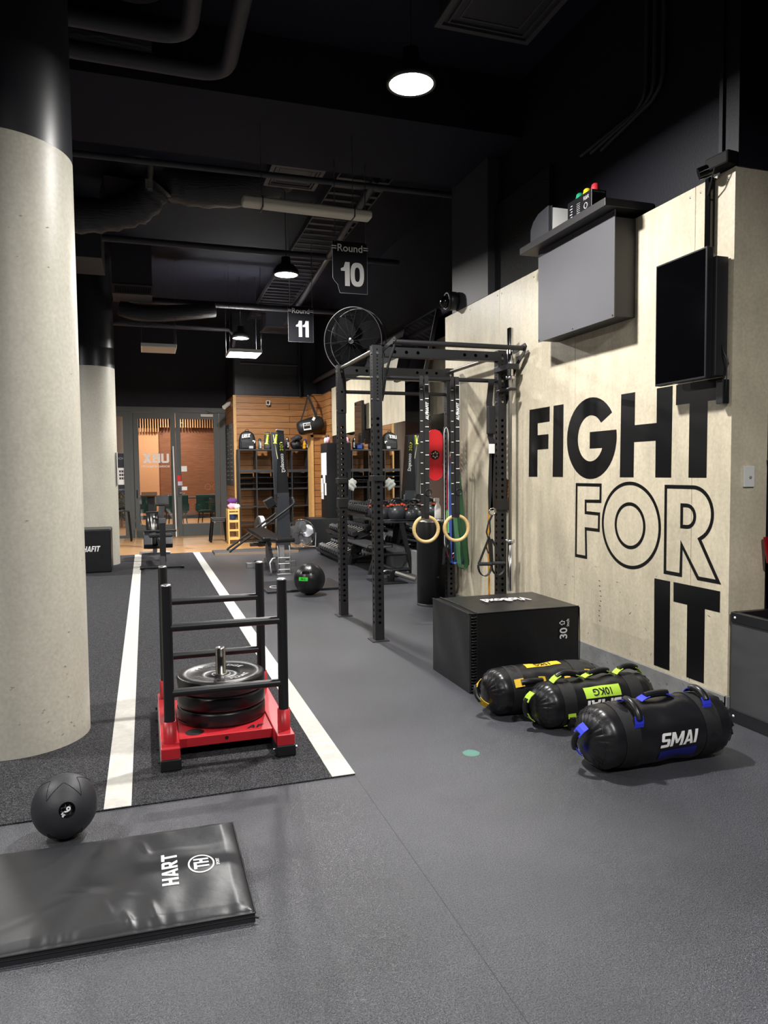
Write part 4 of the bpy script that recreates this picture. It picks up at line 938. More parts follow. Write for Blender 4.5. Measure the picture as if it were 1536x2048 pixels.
# ski ergometer
t = thing('ski_machine', 'tall black ski trainer tower with lime handles and sloping tubes in front of the cubbies', 'ski machine', (2.25, 12.72, 0))
P('platform', MB().box(1.09, 2.5, 12.40, 13.02, 0, .035), M_PLYB, t, bev=.004)
P('platform_edge', MB().box(1.08, 2.5, 12.385, 12.40, 0, .04), mat('timber_edge', (178, 156, 132), .5), t)
tw = [(2.165, .035), (2.405, .035), (2.39, 1.04), (2.315, 2.105), (2.215, 2.12), (2.185, 1.04)]
P('tower', MB().prism(tw, (0, 12.60, 0), (1, 0, 0), (0, 0, 1), .16, (0, 1, 0)), M_BLKM, t, bev=.006)
P('lower_cover', MB().prism([(2.165, .04), (2.405, .04), (2.391, 1.03), (2.185, 1.03)], (0, 12.597, 0), (1, 0, 0), (0, 0, 1), .004, (0, -1, 0)), mat('slate_plastic', (52, 56, 62), .5), t)
P('spine', MB().prism([(2.15, 1.0), (2.19, 1.0), (2.215, 2.08), (2.11, 2.09)], (0, 12.64, 0), (1, 0, 0), (0, 0, 1), .08, (0, 1, 0)), mat('slate_plastic', (52, 56, 62), .5), t)
P('top_cap', MB().obox((2.262, 12.68, 2.125), (.12, .17, .02), (0, .1, 0)), mat('cap_grey', (120, 110, 108), .4), t)
b = MB()
for x, z in ((2.20, .95), (2.375, .97), (2.20, .60), (2.38, .60), (2.385, .32)): b.cyl((x, 12.592, z), (x, 12.6, z), .009, n=8)
P('screws', b, M_CHROME, t)
for y in (12.47, 12.88):
    P('brace_tube', MB().tube([(1.33, y, .04), (1.36, y, .07), (2.30, y, .725), (2.44, y, .83), (2.46, y, .87), (2.43, y+.02*(1 if y < 12.6 else -1)*3, .95)], .019, 10), M_BLKM, t)
P('monitor', MB().obox((2.06, 12.66, .86), (.17, .14, .16), (0, -.5, 0)), M_BLKM, t, bev=.012)
P('monitor_arm', MB().tube([(2.18, 12.66, .80), (2.06, 12.66, .78)], .02), M_BLKM, t)
for x, z in ((2.04, 2.02), (2.19, 2.03)):
    P('handle', MB().lathe([(0, 0), (.034, 0), (.035, .010), (.018, .025), (.017, .15), (.022, .16), (0, .165)], (x-.03, 12.57, z-.15), (.18, 0, 1), n=20), mat('lime_grip', (206, 224, 60), .45), t)
P('pull_cord', MB().tube([(2.13, 12.575, 2.04), (2.16, 12.575, 1.85), (2.20, 12.575, 1.62)], .008, 6), mat('cord_cream', (214, 208, 170), .6), t)
P('lettering', MB().text('concept2', (2.292, 12.594, 1.55), (.045, 0, -1), (1, 0, .045), .088, bold=.025, depth=.0), M_WHITE, t)
b = MB(); b.torus((2.268, 12.594, 1.88), (0, 1, 0), .024, .009, 20, 6, .6, 5.4); b.bar((2.245, 12.594, 1.845), (2.30, 12.594, 1.77), .022, .004, (0, 1, 0)); b.bar((2.30, 12.594, 1.845), (2.245, 12.594, 1.77), .022, .004, (0, 1, 0))
P('logo', b, mat('olive_print', (168, 172, 40), .5), t)

# rowing machine
t = thing('rowing_machine', 'black rowing machine seen end-on between the turf lines', 'rowing machine', (.22, 11.9, .006))
P('rail', MB().bar((.215, 10.98, .335), (.17, 12.55, .40), .075, .055), M_BLKM, t, bev=.004)
P('rail_top', MB().bar((.215, 11.0, .366), (.17, 12.5, .430), .045, .006), M_ALU, t)
P('rear_leg', MB().bar((.215, 11.02, .33), (.22, 10.93, .04), .075, .05, (0, 1, 0)), M_BLKM, t, bev=.004)
P('rear_post', MB().box(.185, .265, 10.95, 11.02, .10, .66), M_BLKM, t, bev=.006)
P('rear_post_cap', MB().box(.175, .275, 10.94, 11.06, .66, .74), M_GREYBOX, t, bev=.01)
P('rear_foot', MB().cyl((-.06, 10.92, .035), (.50, 10.92, .035), .020).cyl((-.10, 10.92, .035), (-.05, 10.92, .035), .030).cyl((.46, 10.92, .035), (.51, 10.92, .035), .030), M_BLKM, t)
P('seat', MB().obox((.20, 11.35, .46), (.34, .22, .05), (0, 0, .03)), M_RUBM, t, bev=.02, segs=3)
P('front_leg', MB().bar((.15, 12.75, .42), (.13, 12.9, .04), .07, .06, (0, 1, 0)).cyl((-.12, 12.92, .04), (.38, 12.92, .04), .025), M_ALU, t)
P('flywheel_housing', MB().lathe([(0, -.10), (.22, -.10), (.27, -.085), (.28, -.05), (.28, .05), (.27, .085), (.22, .10), (0, .10)], (.10, 12.42, .46), (1, .03, 0), n=44), mat('housing_black', (22, 23, 25), .28), t)
P('flywheel_cage', MB().lathe([(.281, -.035), (.287, -.03), (.287, .03), (.281, .035)], (.10, 12.42, .46), (1, .03, 0), n=44), M_STEEL, t)
for z in (.745, .2): P('clamp', MB().obox((.10, 12.25+.14*(z > .6), z), (.2, .05, .05)), M_BLKM, t, bev=.008)
P('monitor_arm', MB().bar((.20, 12.45, .40), (.25, 12.30, .88), .09, .035, (0, 1, 0)), M_ALU, t, bev=.006)
P('monitor', MB().obox((.26, 12.22, .95), (.21, .05, .17), (-.3, 0, 0)), M_BLKM, t, bev=.012)
P('monitor_screen', MB().obox((.26, 12.192, .955), (.13, .004, .09), (-.3, 0, 0)), mat('lcd_grey', (46, 50, 52), .3), t)
for x in (.02, .33): P('foot_plate', MB().obox((x, 12.1, .34), (.13, .1, .30), (-.8, 0, 0)), M_RUBM, t, bev=.01)
P('handle', MB().cyl((-.04, 12.12, .47), (.46, 12.12, .47), .018), M_BLKM, t)
# black tablet kiosk
t = thing('tablet_stand', 'black floor stand with a tilted framed tablet behind the rowing machine', 'stand', (.07, 14.2, 0))
P('post', MB().box(.04, .16, 14.2, 14.26, .25, .98), M_BLKM, t, bev=.004)
P('base', MB().box(-.05, .25, 14.05, 14.4, 0.003, .03), M_BLKM, t, bev=.004)
P('tray', MB().obox((.07, 14.15, 1.0), (.27, .10, .02), (.7, 0, 0)), M_BLKG, t)
P('frame', MB().obox((.07, 14.14, 1.01), (.28, .10, .015), (.7, 0, 0)), mat('frame_brown', (70, 52, 40), .4), t)
t = thing('telephone_handset', 'grey handset with a looping cable on the left of the tablet stand', 'handset', (-.09, 14.15, .82))
P('body', MB().obox((-.09, 14.17, .90), (.05, .04, .16)), M_GREYBOX, t, bev=.012)
P('cable', MB().tube([(-.09, 14.17, .82), (-.10, 14.17, .6), (-.08, 14.17, .45), (-.02, 14.17, .40), (.03, 14.17, .45), (.04, 14.18, .7)], .006, 6), M_BLKM, t)
# white/black second flywheel machine behind the tubes
t = thing('air_bike', 'silver and black flywheel machine half hidden behind the ski trainer tubes', 'exercise machine', (2.02, 13.75, 0))
P('flywheel', MB().lathe([(0, -.08), (.17, -.08), (.205, -.055), (.205, .055), (.17, .08), (0, .08)], (2.06, 13.75, .36), (1, .15, 0), n=40), M_DGREY, t)
P('guard_band', MB().lathe([(.207, -.04), (.213, -.035), (.213, .035), (.207, .04)], (2.06, 13.75, .36), (1, .15, 0), n=40), M_PLASW, t)
P('base', MB().box(1.85, 2.25, 13.7, 13.8, 0.003, .06).box(1.98, 2.06, 13.5, 14.2, .06, .12), M_BLKM, t, bev=.005)

# floor fan
def fan(name, label, c, nrm, R, mring, mwire, mblade, loc, nw, hubm):
    t = thing(name, label, 'fan', loc); c = V(c); d = V(nrm).normalized(); a = V((0, 0, 1)); u = a.cross(d).normalized(); v = d.cross(u)
    P('guard_ring', MB().torus(c+d*.0, d, R, R*.018, 60, 8).torus(c-d*R*.34, d, R*.97, R*.015, 60, 8), mring, t)
    b = MB()
    for rr in [R*k/20 for k in range(4, 20)]: b.torus(c+d*(.10*R*(1-(rr/R)**2)+.0), d, rr, R*(.003 if nw < 15 else .005), 48, 4)
    for k in range(nw):
        an = 2*PI*k/nw; e = u*cos(an)+v*sin(an); b.tube([c+d*R*.12+e*R*.12, c+d*R*.09+e*R*.6, c+e*R], R*.006, 4)
    P('front_guard', b, mwire, t)
    b = MB()
    for k in range(nw): an = 2*PI*k/nw; e = u*cos(an)+v*sin(an); b.tube([c-d*R*.36+e*R*.1, c-d*R*.36+e*R*.8, c-d*R*.3+e*R*.97], R*.006, 4)
    P('rear_guard', b, mwire, t)
    for k in range(3 if nw < 15 else 5):
        N_ = 3 if nw < 15 else 5; a0 = 2*PI*k/N_+.35; bb = MB(); vs = []
        for i in range(9):
            rr = R*(.12+.78*i/8); wv = (.30+.32*sin(PI*i/8*.9))*R
            for j in range(7):
                s_ = (j/6-.5); an = a0+s_*wv*1.5/max(rr, .25*R); vs.append(c-d*(R*.16+s_*R*.22)+(u*cos(an)+v*sin(an))*rr)
        bb.add(vs, [(i*7+j, i*7+j+1, (i+1)*7+j+1, (i+1)*7+j) for i in range(8) for j in range(6)], True); P('blade', bb, mblade, t)
    P('hub', MB().lathe([(0, R*.14), (R*.085, R*.14), (R*.10, R*.10), (R*.10, -R*.2), (0, -R*.2)], c, d, n=28), hubm, t)
    P('motor', MB().lathe([(0, -R*.2), (R*.2, -R*.24), (R*.22, -R*.55), (R*.16, -R*.65), (0, -R*.65)], c, d, n=28), M_BLKM, t)
    return t, u, v, c, d
t, u, v, c, d = fan('floor_fan', 'round chrome drum fan on the floor by the low black plinth', (2.66, 12.92, .285), (-.18, -1, .0), .252, M_CHROME, M_CHROME, mat('blade_silver', (190, 192, 198), .25, .8), (2.66, 12.92, 0), 22, M_CHROME)
P('stand', MB().tube([c-d*.1-u*.27, (2.66-.27, 12.93, .03), (2.66+.27, 12.95, .03), c-d*.1+u*.27], .014, 8).cyl((2.40, 12.8, .02), (2.40, 13.1, .02), .013).cyl((2.92, 12.8, .02), (2.92, 13.1, .02), .013), M_ALU, t)
t, u, v, c, d = fan('caged_fan', 'large black caged fan on a wall bracket above the rig', (2.36, 8.3, 2.915), (-.62, -.62, -.10), .385, mat('guard_dark', (20, 20, 22), .6), mat('wire_dark', (9, 9, 10), .8, spec=.1), mat('blade_dark', (4, 4, 5), .95, spec=.05), (2.36, 8.3, 2.5), 14, M_CHROME)
P('arm', MB().tube([c-d*.24, (2.75, 8.6, 2.92), (3.49, 8.75, 2.95)], .025, 10), M_BLKM, t)

# hex dumbbells
def hexhead(mb, x0, x1, r):
    n = 6; pr = [(r*cos(PI/6+PI*k/3), r*sin(PI/6+PI*k/3)) for k in range(6)]
    i_ = .82; xs = [(x0, i_), (x0+.012, 1), (x1-.012, 1), (x1, i_)]; vs = []
    for x, k in xs: vs += [(x, a*k, b*k) for a, b in pr]
    return mb.add(vs, [(j*6+q, j*6+(q+1) % 6, (j+1)*6+(q+1) % 6, (j+1)*6+q) for j in range(3) for q in range(6)]+[(5, 4, 3, 2, 1, 0), (18, 19, 20, 21, 22, 23)])
M_HEX = mat('hex_rubber', (38, 38, 41), .42, bump=.1, bscale=200)
db = thing('hex_dumbbell', '', 'dumbbell', (0, 0, 0))
for s in (-1, 1):
    P('head', hexhead(MB(), min(s*.062, s*.145), max(s*.062, s*.145), .058), M_HEX, db)
    P('head_ring', MB().lathe([(.030, 0), (.034, .0), (.034, .004), (.0, .004)], (s*.145, 0, 0), (s, 0, 0), n=20), mat('dumbbell_face', (66, 66, 70), .4), db)
P('handle', MB().cyl((-.065, 0, 0), (.065, 0, 0), .0155, n=14), M_STEEL, db)
rk = thing('dumbbell_rack', 'black three-tier rack full of dumbbells standing along the mirror', 'rack', (3.1, 11.3, 0))
TI = [('top', 3.24, .835, .0), ('middle', 3.06, .50, .35), ('bottom', 2.885, .185, .35)]
for nm, x, z, ty in TI:
    P('tray', MB().obox((x, 11.18, z-.085), (.29, 1.75, .014), (0, -.35, 0)).obox((x-.135, 11.18, z-.115), (.012, 1.75, .05), (0, -.35, 0)), M_BLKM, rk, bev=.003)
for y in (10.4, 11.95):
    P('upright', MB().bar((3.38, y, .0), (3.30, y, .86), .06, .08, (0, 1, 0)), M_BLKM, rk, bev=.004)
    P('leg', MB().bar((2.80, y, .02), (3.36, y, .14), .06, .05, (0, 1, 0)).bar((2.95, y, .35), (3.36, y, .42), .05, .05, (0, 1, 0)).bar((3.12, y, .68), (3.34, y, .74), .05, .05, (0, 1, 0)).bar((2.78, y, .03), (2.93, y, .14), .07, .06, (0, 1, 0)), M_BLKM, rk, bev=.004)
first = True; mode = {'top': (12, .132), 'middle': (11, .142), 'bottom': (10, .155)}
for nm, x, z, ty in TI:
    n_, p_ = mode[nm]
    for k in range(n_):
        y = 10.42+p_*k; sc = {'top': .86, 'middle': 1.02, 'bottom': 1.12}[nm]*(1.04-.012*k)
        lb = 'black hex dumbbell in the row along the %s tier of the rack' % nm
        if k == 0: lb = 'black hex dumbbell at the near end of the %s tier of the rack' % nm
        loc = (x, y, z)
        if first: db.location = loc; db.rotation_euler = (0, .35, 0); db.scale = (sc,)*3; db['label'] = lb; db['group'] = 'hex dumbbells on the %s tier' % nm; first = False
        else: dup(db, loc, label=lb, group='hex dumbbells on the %s tier' % nm, rot=(0, -.35, 0), scale=sc)
db.rotation_euler = (0, -.35, 0)
# kettlebell rack
kr = thing('kettlebell_rack', 'black A-frame rack with kettlebells on its upper shelf and an empty lower shelf', 'rack', (3.1, 9.75, 0))
P('top_shelf', MB().box(3.04, 3.45, 9.18, 10.32, .69, .705), M_PLYB, kr)
P('top_lip', MB().tube([(3.00, 9.20, .70), (3.0, 9.17, .73), (3.46, 9.17, .73), (3.46, 9.22, .71)], .011, 8).cyl((3.02, 9.2, .70), (3.02, 10.32, .70), .012), M_BLKM, kr)
P('lower_shelf', MB().box(2.78, 3.10, 9.12, 10.36, .365, .38), M_PLYB, kr)
P('lower_lip', MB().tube([(2.77, 9.14, .37), (2.77, 9.11, .41), (3.11, 9.11, .41), (3.11, 9.14, .37)], .010, 8), M_BLKM, kr)
for y in (9.2, 10.28):
    P('rear_leg', MB().bar((3.27, y, .69), (3.42, y, 0), .055, .05, (0, 1, 0)), M_BLKM, kr, bev=.006)
    P('front_leg', MB().bar((2.93, y, .37), (2.81, y, 0), .055, .05, (0, 1, 0)), M_BLKM, kr, bev=.006)
    P('rung', MB().cyl((2.86, y, .27), (3.37, y, .27), .024), M_BLKM, kr)
    P('rung', MB().cyl((2.95, y, .055), (3.40, y, .055), .026), M_BLKM, kr)
    P('foot_pad', MB().box(2.775, 2.85, y-.035, y+.035, 0, .012), M_ALU, kr)
kb = thing('kettlebell', '', 'kettlebell', (0, 0, 0))
P('ball', MB().lathe([(0, 0), (.055, 0), (.085, .02), (.104, .055), (.108, .095), (.100, .135), (.078, .17), (.05, .188), (0, .195)], (0, 0, 0), n=32), mat('kettlebell_grey', (44, 46, 50), .36), kb)
P('handle', MB().tube([(-.062, 0, .155), (-.080, 0, .20), (-.078, 0, .245), (-.05, 0, .272), (0, 0, .278), (.05, 0, .272), (.078, 0, .245), (.080, 0, .20), (.062, 0, .155)], .016, 12), mat('kettlebell_handle', (32, 34, 36), .34), kb)
for s in (-1, 1): P('colour_band', MB().cyl((s*.0775, 0, .198), (s*.0795, 0, .222), .0195, n=14), mat('orange_band2', (236, 90, 48), .5), kb)
KB = [(3.245, 9.32, 1.10, .25), (3.12, 9.52, .95, .2), (3.36, 9.56, 1.0, -.1), (3.13, 9.76, .92, .15), (3.35, 9.80, .95, .3), (3.14, 10.0, .9, .1), (3.34, 10.03, .9, .2), (3.20, 10.2, .85, 0)]
LB = ['biggest kettlebell, nearest the front end of the upper shelf', 'kettlebell just behind the biggest one on the mirror-away side', 'kettlebell just behind the biggest one on the mirror side', 'kettlebell in the middle of the upper shelf, away from the mirror', 'kettlebell in the middle of the upper shelf, beside the mirror', 'kettlebell third from the far end of the upper shelf', 'kettlebell second from the far end, beside the mirror', 'smallest kettlebell at the far end of the upper shelf']
for i, (x, y, sc, rz) in enumerate(KB):
    if i == 0: kb.location = (x, y, .705); kb.rotation_euler = (0, 0, rz); kb.scale = (sc,)*3; kb['label'] = LB[0]; kb['group'] = 'kettlebells on the rack'
    else: dup(kb, (x, y, .705), rz, LB[i], 'kettlebells on the rack', scale=sc)
dup(kb, (3.42, 9.26, .705), .1, 'kettlebell half behind the left wooden ring on the rack corner', 'kettlebells on the rack', scale=.8)
# white cloth on a stand by the mirror
t = thing('cloth_hook', 'slim black post behind the dumbbell rack with a side arm holding a white cloth', 'stand', (3.425, 11.25, 0))
P('post', MB().cyl((3.425, 11.25, 0), (3.425, 11.25, 1.26), .010), M_BLKM, t)
P('arm', MB().cyl((3.425, 11.25, 1.25), (3.13, 11.23, 1.25), .008), M_BLKM, t)
P('foot', MB().cyl((3.425, 11.25, 0), (3.425, 11.25, .012), .038), M_BLKM, t)
cl = MB().ell((3.14, 11.22, 1.175), (.075, .05, .085), 40, 24, lambda p: 1+.16*sin(5*p.x+7*p.z)+.14*sin(9*p.y+4*p.z+2)+.06*sin(17*p.x+11*p.z))
o = P('hanging_cloth', cl, M_TOWW); tag(o, 'crumpled white cloth bundle hanging above the dumbbells before the mirror', 'cloth', None, (3.14, 11.22, 1.09))
# landmine base
t = thing('landmine_base', 'flat black plate with a swivel sleeve and curved handle beside the bin', 'barbell holder', (2.95, 8.55, 0))
P('plate', MB().box(2.66, 3.05, 8.36, 8.85, 0, .012), M_BLKM, t, bev=.003)
P('handle', MB().tube([(2.74, 8.5, .012), (2.74, 8.5, .09), (2.77, 8.5, .14), (2.83, 8.5, .155), (2.89, 8.5, .14)], .015, 10), M_STEEL, t)
P('pivot', MB().cyl((2.90, 8.52, .01), (2.90, 8.52, .14), .03).obox((2.93, 8.5, .11), (.07, .07, .09)).cyl((2.84, 8.5, .012), (2.84, 8.5, .09), .018), M_BLKM, t)
P('sleeve', MB().cyl((2.93, 8.48, .12), (3.14, 8.33, .05), .032), M_STEEL, t)

# ================================================================ CUBBY SHELVES (two units)
def cubby(z0, z1, rows, label, trays):
    t = thing('cubby_shelf', label, 'shelf unit', (2.5, 14.72, z0)); x0, x1, y0, y1 = 1.765, 3.19, 14.55, 14.92; e = .028
    P('top', MB().box(x0, x1, y0, y1, z1-e, z1), M_SHELF, t, bev=.002); P('bottom', MB().box(x0, x1, y0, y1, z0, z0+e), M_SHELF, t, bev=.002)
    P('side', MB().box(x0, x0+e, y0, y1, z0+e, z1-e), M_SHELF, t); P('side', MB().box(x1-e, x1, y0, y1, z0+e, z1-e), M_SHELF, t)
    cw = (x1-x0)/4
    for k in (1, 2, 3): P('divider', MB().box(x0+cw*k-.009, x0+cw*k+.009, y0+.004, y1, z0+e, z1-e), M_SHELF, t)
    rh = (z1-z0-e)/rows
    for k in range(1, rows): P('shelf', MB().box(x0+e, x1-e, y0+.005, y1, z0+k*rh+.005, z0+k*rh+.023), M_SHELF, t)
    if trays:
        for k in range(4):
            for q in (0, 1, 2):
                z = z1-e-.01-rh/3*(q+1)+.02; P('tray', MB().box(x0+cw*k+.03, x0+cw*(k+1)-.03, y0+.01, y1-.02, z, z+.006).box(x0+cw*k+.03, x0+cw*(k+1)-.03, y0+.008, y0+.014, z, z+.03 if q == 2 else z+.012).box(x0+cw*k+.03, x0+cw*(k+1)-.03, y1-.03, y1-.02, z, z+.09), M_BLKM, t)
cubby(.003, 1.42, 4, 'large charcoal cubby unit of sixteen open cells standing on the timber floor', True)
cubby(1.42, 1.855, 1, 'low charcoal four-cell cubby unit stacked on the large one', False)
# things on top
ZS = 1.856
def backpack(x, y, wd, h, label, m, rz=0, txt=None):
    t = thing('backpack', label, 'bag', (x, y, ZS))
    b = MB(); n = 20; vs = []
    prof = [(0, .5), (.05, .53), (.35, .52), (.62, .49), (.82, .42), (.94, .28), (1, .08)]
    for zf, k in prof:
        for i in range(n): a = 2*PI*i/n; ex = lambda q: math.copysign(abs(q)**.6, q); vs.append((x+wd*k*ex(cos(a)), y+.10*k*2*ex(sin(a))*(1-.25*zf), ZS+h*zf))
    b.add(vs, [(j*n+i, j*n+(i+1) % n, (j+1)*n+(i+1) % n, (j+1)*n+i) for j in range(len(prof)-1) for i in range(n)], True); b.add(vs[-n:], [tuple(range(n))]); b.add(vs[:n], [tuple(range(n))[::-1]])
    P('body', b, m, t, sub=1)
    P('front_pocket', MB().obox((x, y-.10, ZS+h*.24), (wd*.8, .05, h*.42)), m, t, bev=.02, segs=3)
    P('top_handle', MB().torus((x, y, ZS+h*.985), (0, 1, 0), .035, .007, 20, 6), m, t)
    return t
M_BAG = mat('black_nylon', (24, 25, 28), .55, bump=.3, bscale=30)
t = backpack(1.965, 14.72, .33, .37, 'black backpack with white lettering at the left end of the cubby top', M_BAG)
P('lettering', blk(MB(), 'UBX', (1.93, 14.585, ZS+.265), (1, 0, .12), (-.12, 0, 1), .07, shear=.3), M_WHITE, t)
P('label_print', MB().box(1.985, 2.065, 14.585, 14.59, ZS+.015, ZS+.065), mat('grey_print', (170, 170, 170), .6), t)
P('swing_tag', MB().obox((2.08, 14.60, ZS+.15), (.05, .004, .05), (0, .2, 0)), M_WHITE, t)
def bottle(x, y, r, h, m, mc, label, band=None):
    t = thing('drink_bottle', label, 'bottle', (x, y, ZS), 'drink bottles on the cubby unit')
    P('body', MB().lathe([(0, 0), (r, 0), (r, h*.72), (r*.8, h*.78), (0, h*.78)], (x, y, ZS), n=20), m, t)
    P('cap', MB().lathe([(r*.8, h*.78), (r*.82, h*.92), (r*.5, h*.96), (r*.45, h), (0, h)], (x, y, ZS), n=16), mc, t)
    if band: P('print', MB().text(band, (x+.01, y-r-.001, ZS+h*.38), (0, 0, 1), (-1, 0, 0), r*1.1, bold=.02, depth=0), M_WHITE, t)
bottle(2.21, 14.66, .036, .215, mat('bottle_grey', (98, 112, 112), .35), M_BLKM, 'grey-green drink bottle beside the lettered backpack', 'SHAKE')
bottle(2.765, 14.66, .036, .245, M_BLKM, M_STEEL, 'tall black flask with white print right of the ski trainer', 'FLASK')
t = thing('shoe_bag', 'dark grey patterned pouch standing behind the lime handles', 'bag', (2.37, 14.7, ZS))
P('body', MB().lathe([(0, 0), (.07, 0), (.075, .05), (.065, .28), (.05, .34), (0, .35)], (2.37, 14.70, ZS), n=16), mat('grey_pattern', (72, 70, 72), .6, var=.6, vscale=40), t)
P('drawstring', MB().torus((2.37, 14.70, ZS+.31), (0, 0, 1), .062, .006, 20, 6), mat('yellow_cord', (200, 190, 80), .6), t)
t = backpack(2.655, 14.74, .15, .30, 'blue and black rucksack just right of the ski trainer tower', mat('blue_nylon', (40, 72, 150), .5, bump=.3, bscale=30))
t = thing('gear_bag', 'slumped black bag on the cubby top with yellow fabric spilling out', 'bag', (2.96, 14.72, ZS))
P('body', MB().ell((2.96, 14.72, ZS+.10), (.12, .1, .10), 24, 14, lambda p: 1+.10*sin(6*p.x+3*p.z)+.06*sin(11*p.y)), M_BAG, t)
P('strap', MB().torus((3.02, 14.66, ZS+.13), (.6, 1, .2), .06, .009, 20, 6), M_BAG, t)
o = P('cap', MB().ell((2.99, 14.70, ZS+.235), (.095, .10, .06), 24, 12).obox((2.91, 14.64, ZS+.225), (.12, .14, .014), (.3, -.5, .2)), mat('grey_cap', (56, 56, 62), .7)); tag(o, 'dark grey cap lying on top of the slumped black bag', 'cap', None, (2.99, 14.7, ZS+.2))
o = P('yellow_fabric', MB().ell((3.12, 14.67, ZS+.085), (.042, .06, .085), 16, 12, lambda p: 1+.2*sin(7*p.z)), mat('mustard_cloth', (226, 164, 40), .8)); tag(o, 'mustard yellow cloth slumped at the right of the black bag', 'cloth', None, (3.12, 14.67, ZS))
o = P('price_card', MB().obox((3.175, 14.60, ZS+.07), (.045, .004, .07)), M_WHITE); tag(o, 'small white card at the right end of the cubby top', 'card', None, (3.175, 14.6, ZS+.035))
o = P('blue_pouch', MB().ell((3.16, 14.78, ZS+.11), (.045, .05, .11), 16, 12), mat('pouch_blue', (44, 66, 150), .6)); tag(o, 'small blue pouch behind the white card on the cubby top', 'bag', None, (3.16, 14.78, ZS))
# papers stuck on the left of the cubbies
t = thing('duffle_bag', 'black duffle bag with white print hanging by its strap from the timber wall', 'bag', (3.13, 14.25, 2.15))
P('body', MB().lathe([(0, -.26), (.105, -.255), (.135, -.21), (.148, -.05), (.15, .05), (.135, .21), (.105, .255), (0, .26)], (3.13, 14.13, 2.31), (1, 0, .28), n=28), M_BAG, t)
P('print', MB().obox((3.03, 13.975, 2.28), (.15, .004, .14), (0, -.16, 0)), M_WHITE, t)
P('print_black', MB().obox((3.03, 13.972, 2.265), (.13, .003, .055), (0, -.16, 0)).text('MORE', (3.03, 13.9695, 2.318), (1, 0, .17), (-.17, 0, 1), .05, bold=.03), M_BLKM, t)
P('strap', MB().ribbon([(2.93, 14.13, 2.36), (3.03, 14.16, 2.64), (3.10, 14.18, 2.90)], (1, 0, 0), .03, .006).ribbon([(3.10, 14.18, 2.90), (3.20, 14.17, 2.66), (3.26, 14.14, 2.46)], (1, 0, 0), .05, .006), M_BAG, t)
P('swing_tag', MB().obox((3.17, 14.0, 2.43), (.05, .004, .07), (0, .5, 0)), M_WHITE, t)
P('hook', MB().cyl((3.10, 14.17, 2.90), (3.28, 14.5, 2.92), .01), M_BLKM, t)
# black tall cabinet with notices
t = thing('tall_cabinet', 'tall narrow black cabinet with notices taped on it, on the low plinth', 'cabinet', (3.34, 13.5, .52))
P('body', MB().box(3.235, 3.455, 13.22, 13.72, .52, 1.93), M_BLKM, t, bev=.004)
for (a, b_, z0, z1) in ((13.27, 13.68, 1.33, 1.75), (13.38, 13.56, 1.17, 1.33), (13.52, 13.72, .99, 1.27), (13.52, 13.70, .87, .985), (13.30, 13.42, .95, 1.18)):
    P('notice', MB().box(3.231, 3.235, a, b_, z0, z1), M_WHITE, t)
for i, (x, y, m_, nm, lb) in enumerate(((3.29, 13.33, M_PINK, 'drink_bottle', 'small pink-capped bottle, nearer of two on the tall black cabinet'), (3.29, 13.52, M_TOWW, 'drink_bottle', 'small pale bottle, farther of two on the tall black cabinet'))):
    t = thing(nm, lb, 'bottle', (x, y, 1.931)); P('body', MB().lathe([(0, 0), (.035, 0), (.035, .09), (.02, .11), (0, .11)], (x, y, 1.931), n=16), m_, t); P('cap', MB().lathe([(.021, .11), (.021, .15), (0, .15)], (x, y, 1.931), n=12), M_BLKM, t)
# cameras
t = thing('security_camera', 'small white square camera on the timber wall above the cubbies', 'camera', (2.44, 15.02, 2.8))
P('body', MB().obox((2.445, 15.0, 2.82), (.08, .07, .10), (.1, 0, .2)), M_PLASW, t, bev=.015, segs=3); P('lens', MB().obox((2.437, 14.962, 2.82), (.05, .008, .06), (.1, 0, .2)), M_BLKG, t, bev=.008); P('mount', MB().cyl((2.45, 15.0, 2.78), (2.46, 15.08, 2.76), .012), M_PLASW, t)
t = thing('security_camera', 'white bullet camera on the side of the timber block above the doors', 'camera', (1.7, 15.6, 2.8))
P('body', MB().cyl((1.70, 15.55, 2.83), (1.60, 15.45, 2.75), .045), M_PLASW, t); P('mount', MB().cyl((1.745, 15.6, 2.86), (1.68, 15.55, 2.83), .03), M_PLASW, t)
# chalkboards on the side of the timber block
for i, (a, b_, lb) in enumerate(((15.22, 15.85, 'dark menu board with white writing, nearer of two on the timber side'), (15.88, 16.45, 'dark menu board with white writing, farther of two on the timber side'))):
    t = thing('menu_board', lb, 'board', (1.74, (a+b_)/2, 1.1)); P('board', MB().box(1.728, 1.744, a, b_, 1.12, 2.42), mat('slate_board', (50, 56, 60), .5), t, bev=.002)
    q = MB(); random.seed(i+2)
    for k in range(13):
        z = 2.32-k*.09; q.box(1.7262, 1.7278, a+.06, a+.06+random.uniform(.12, .42), z, z+.016)
    P('writing', q, mat('chalk', (150, 152, 150), .8), t)
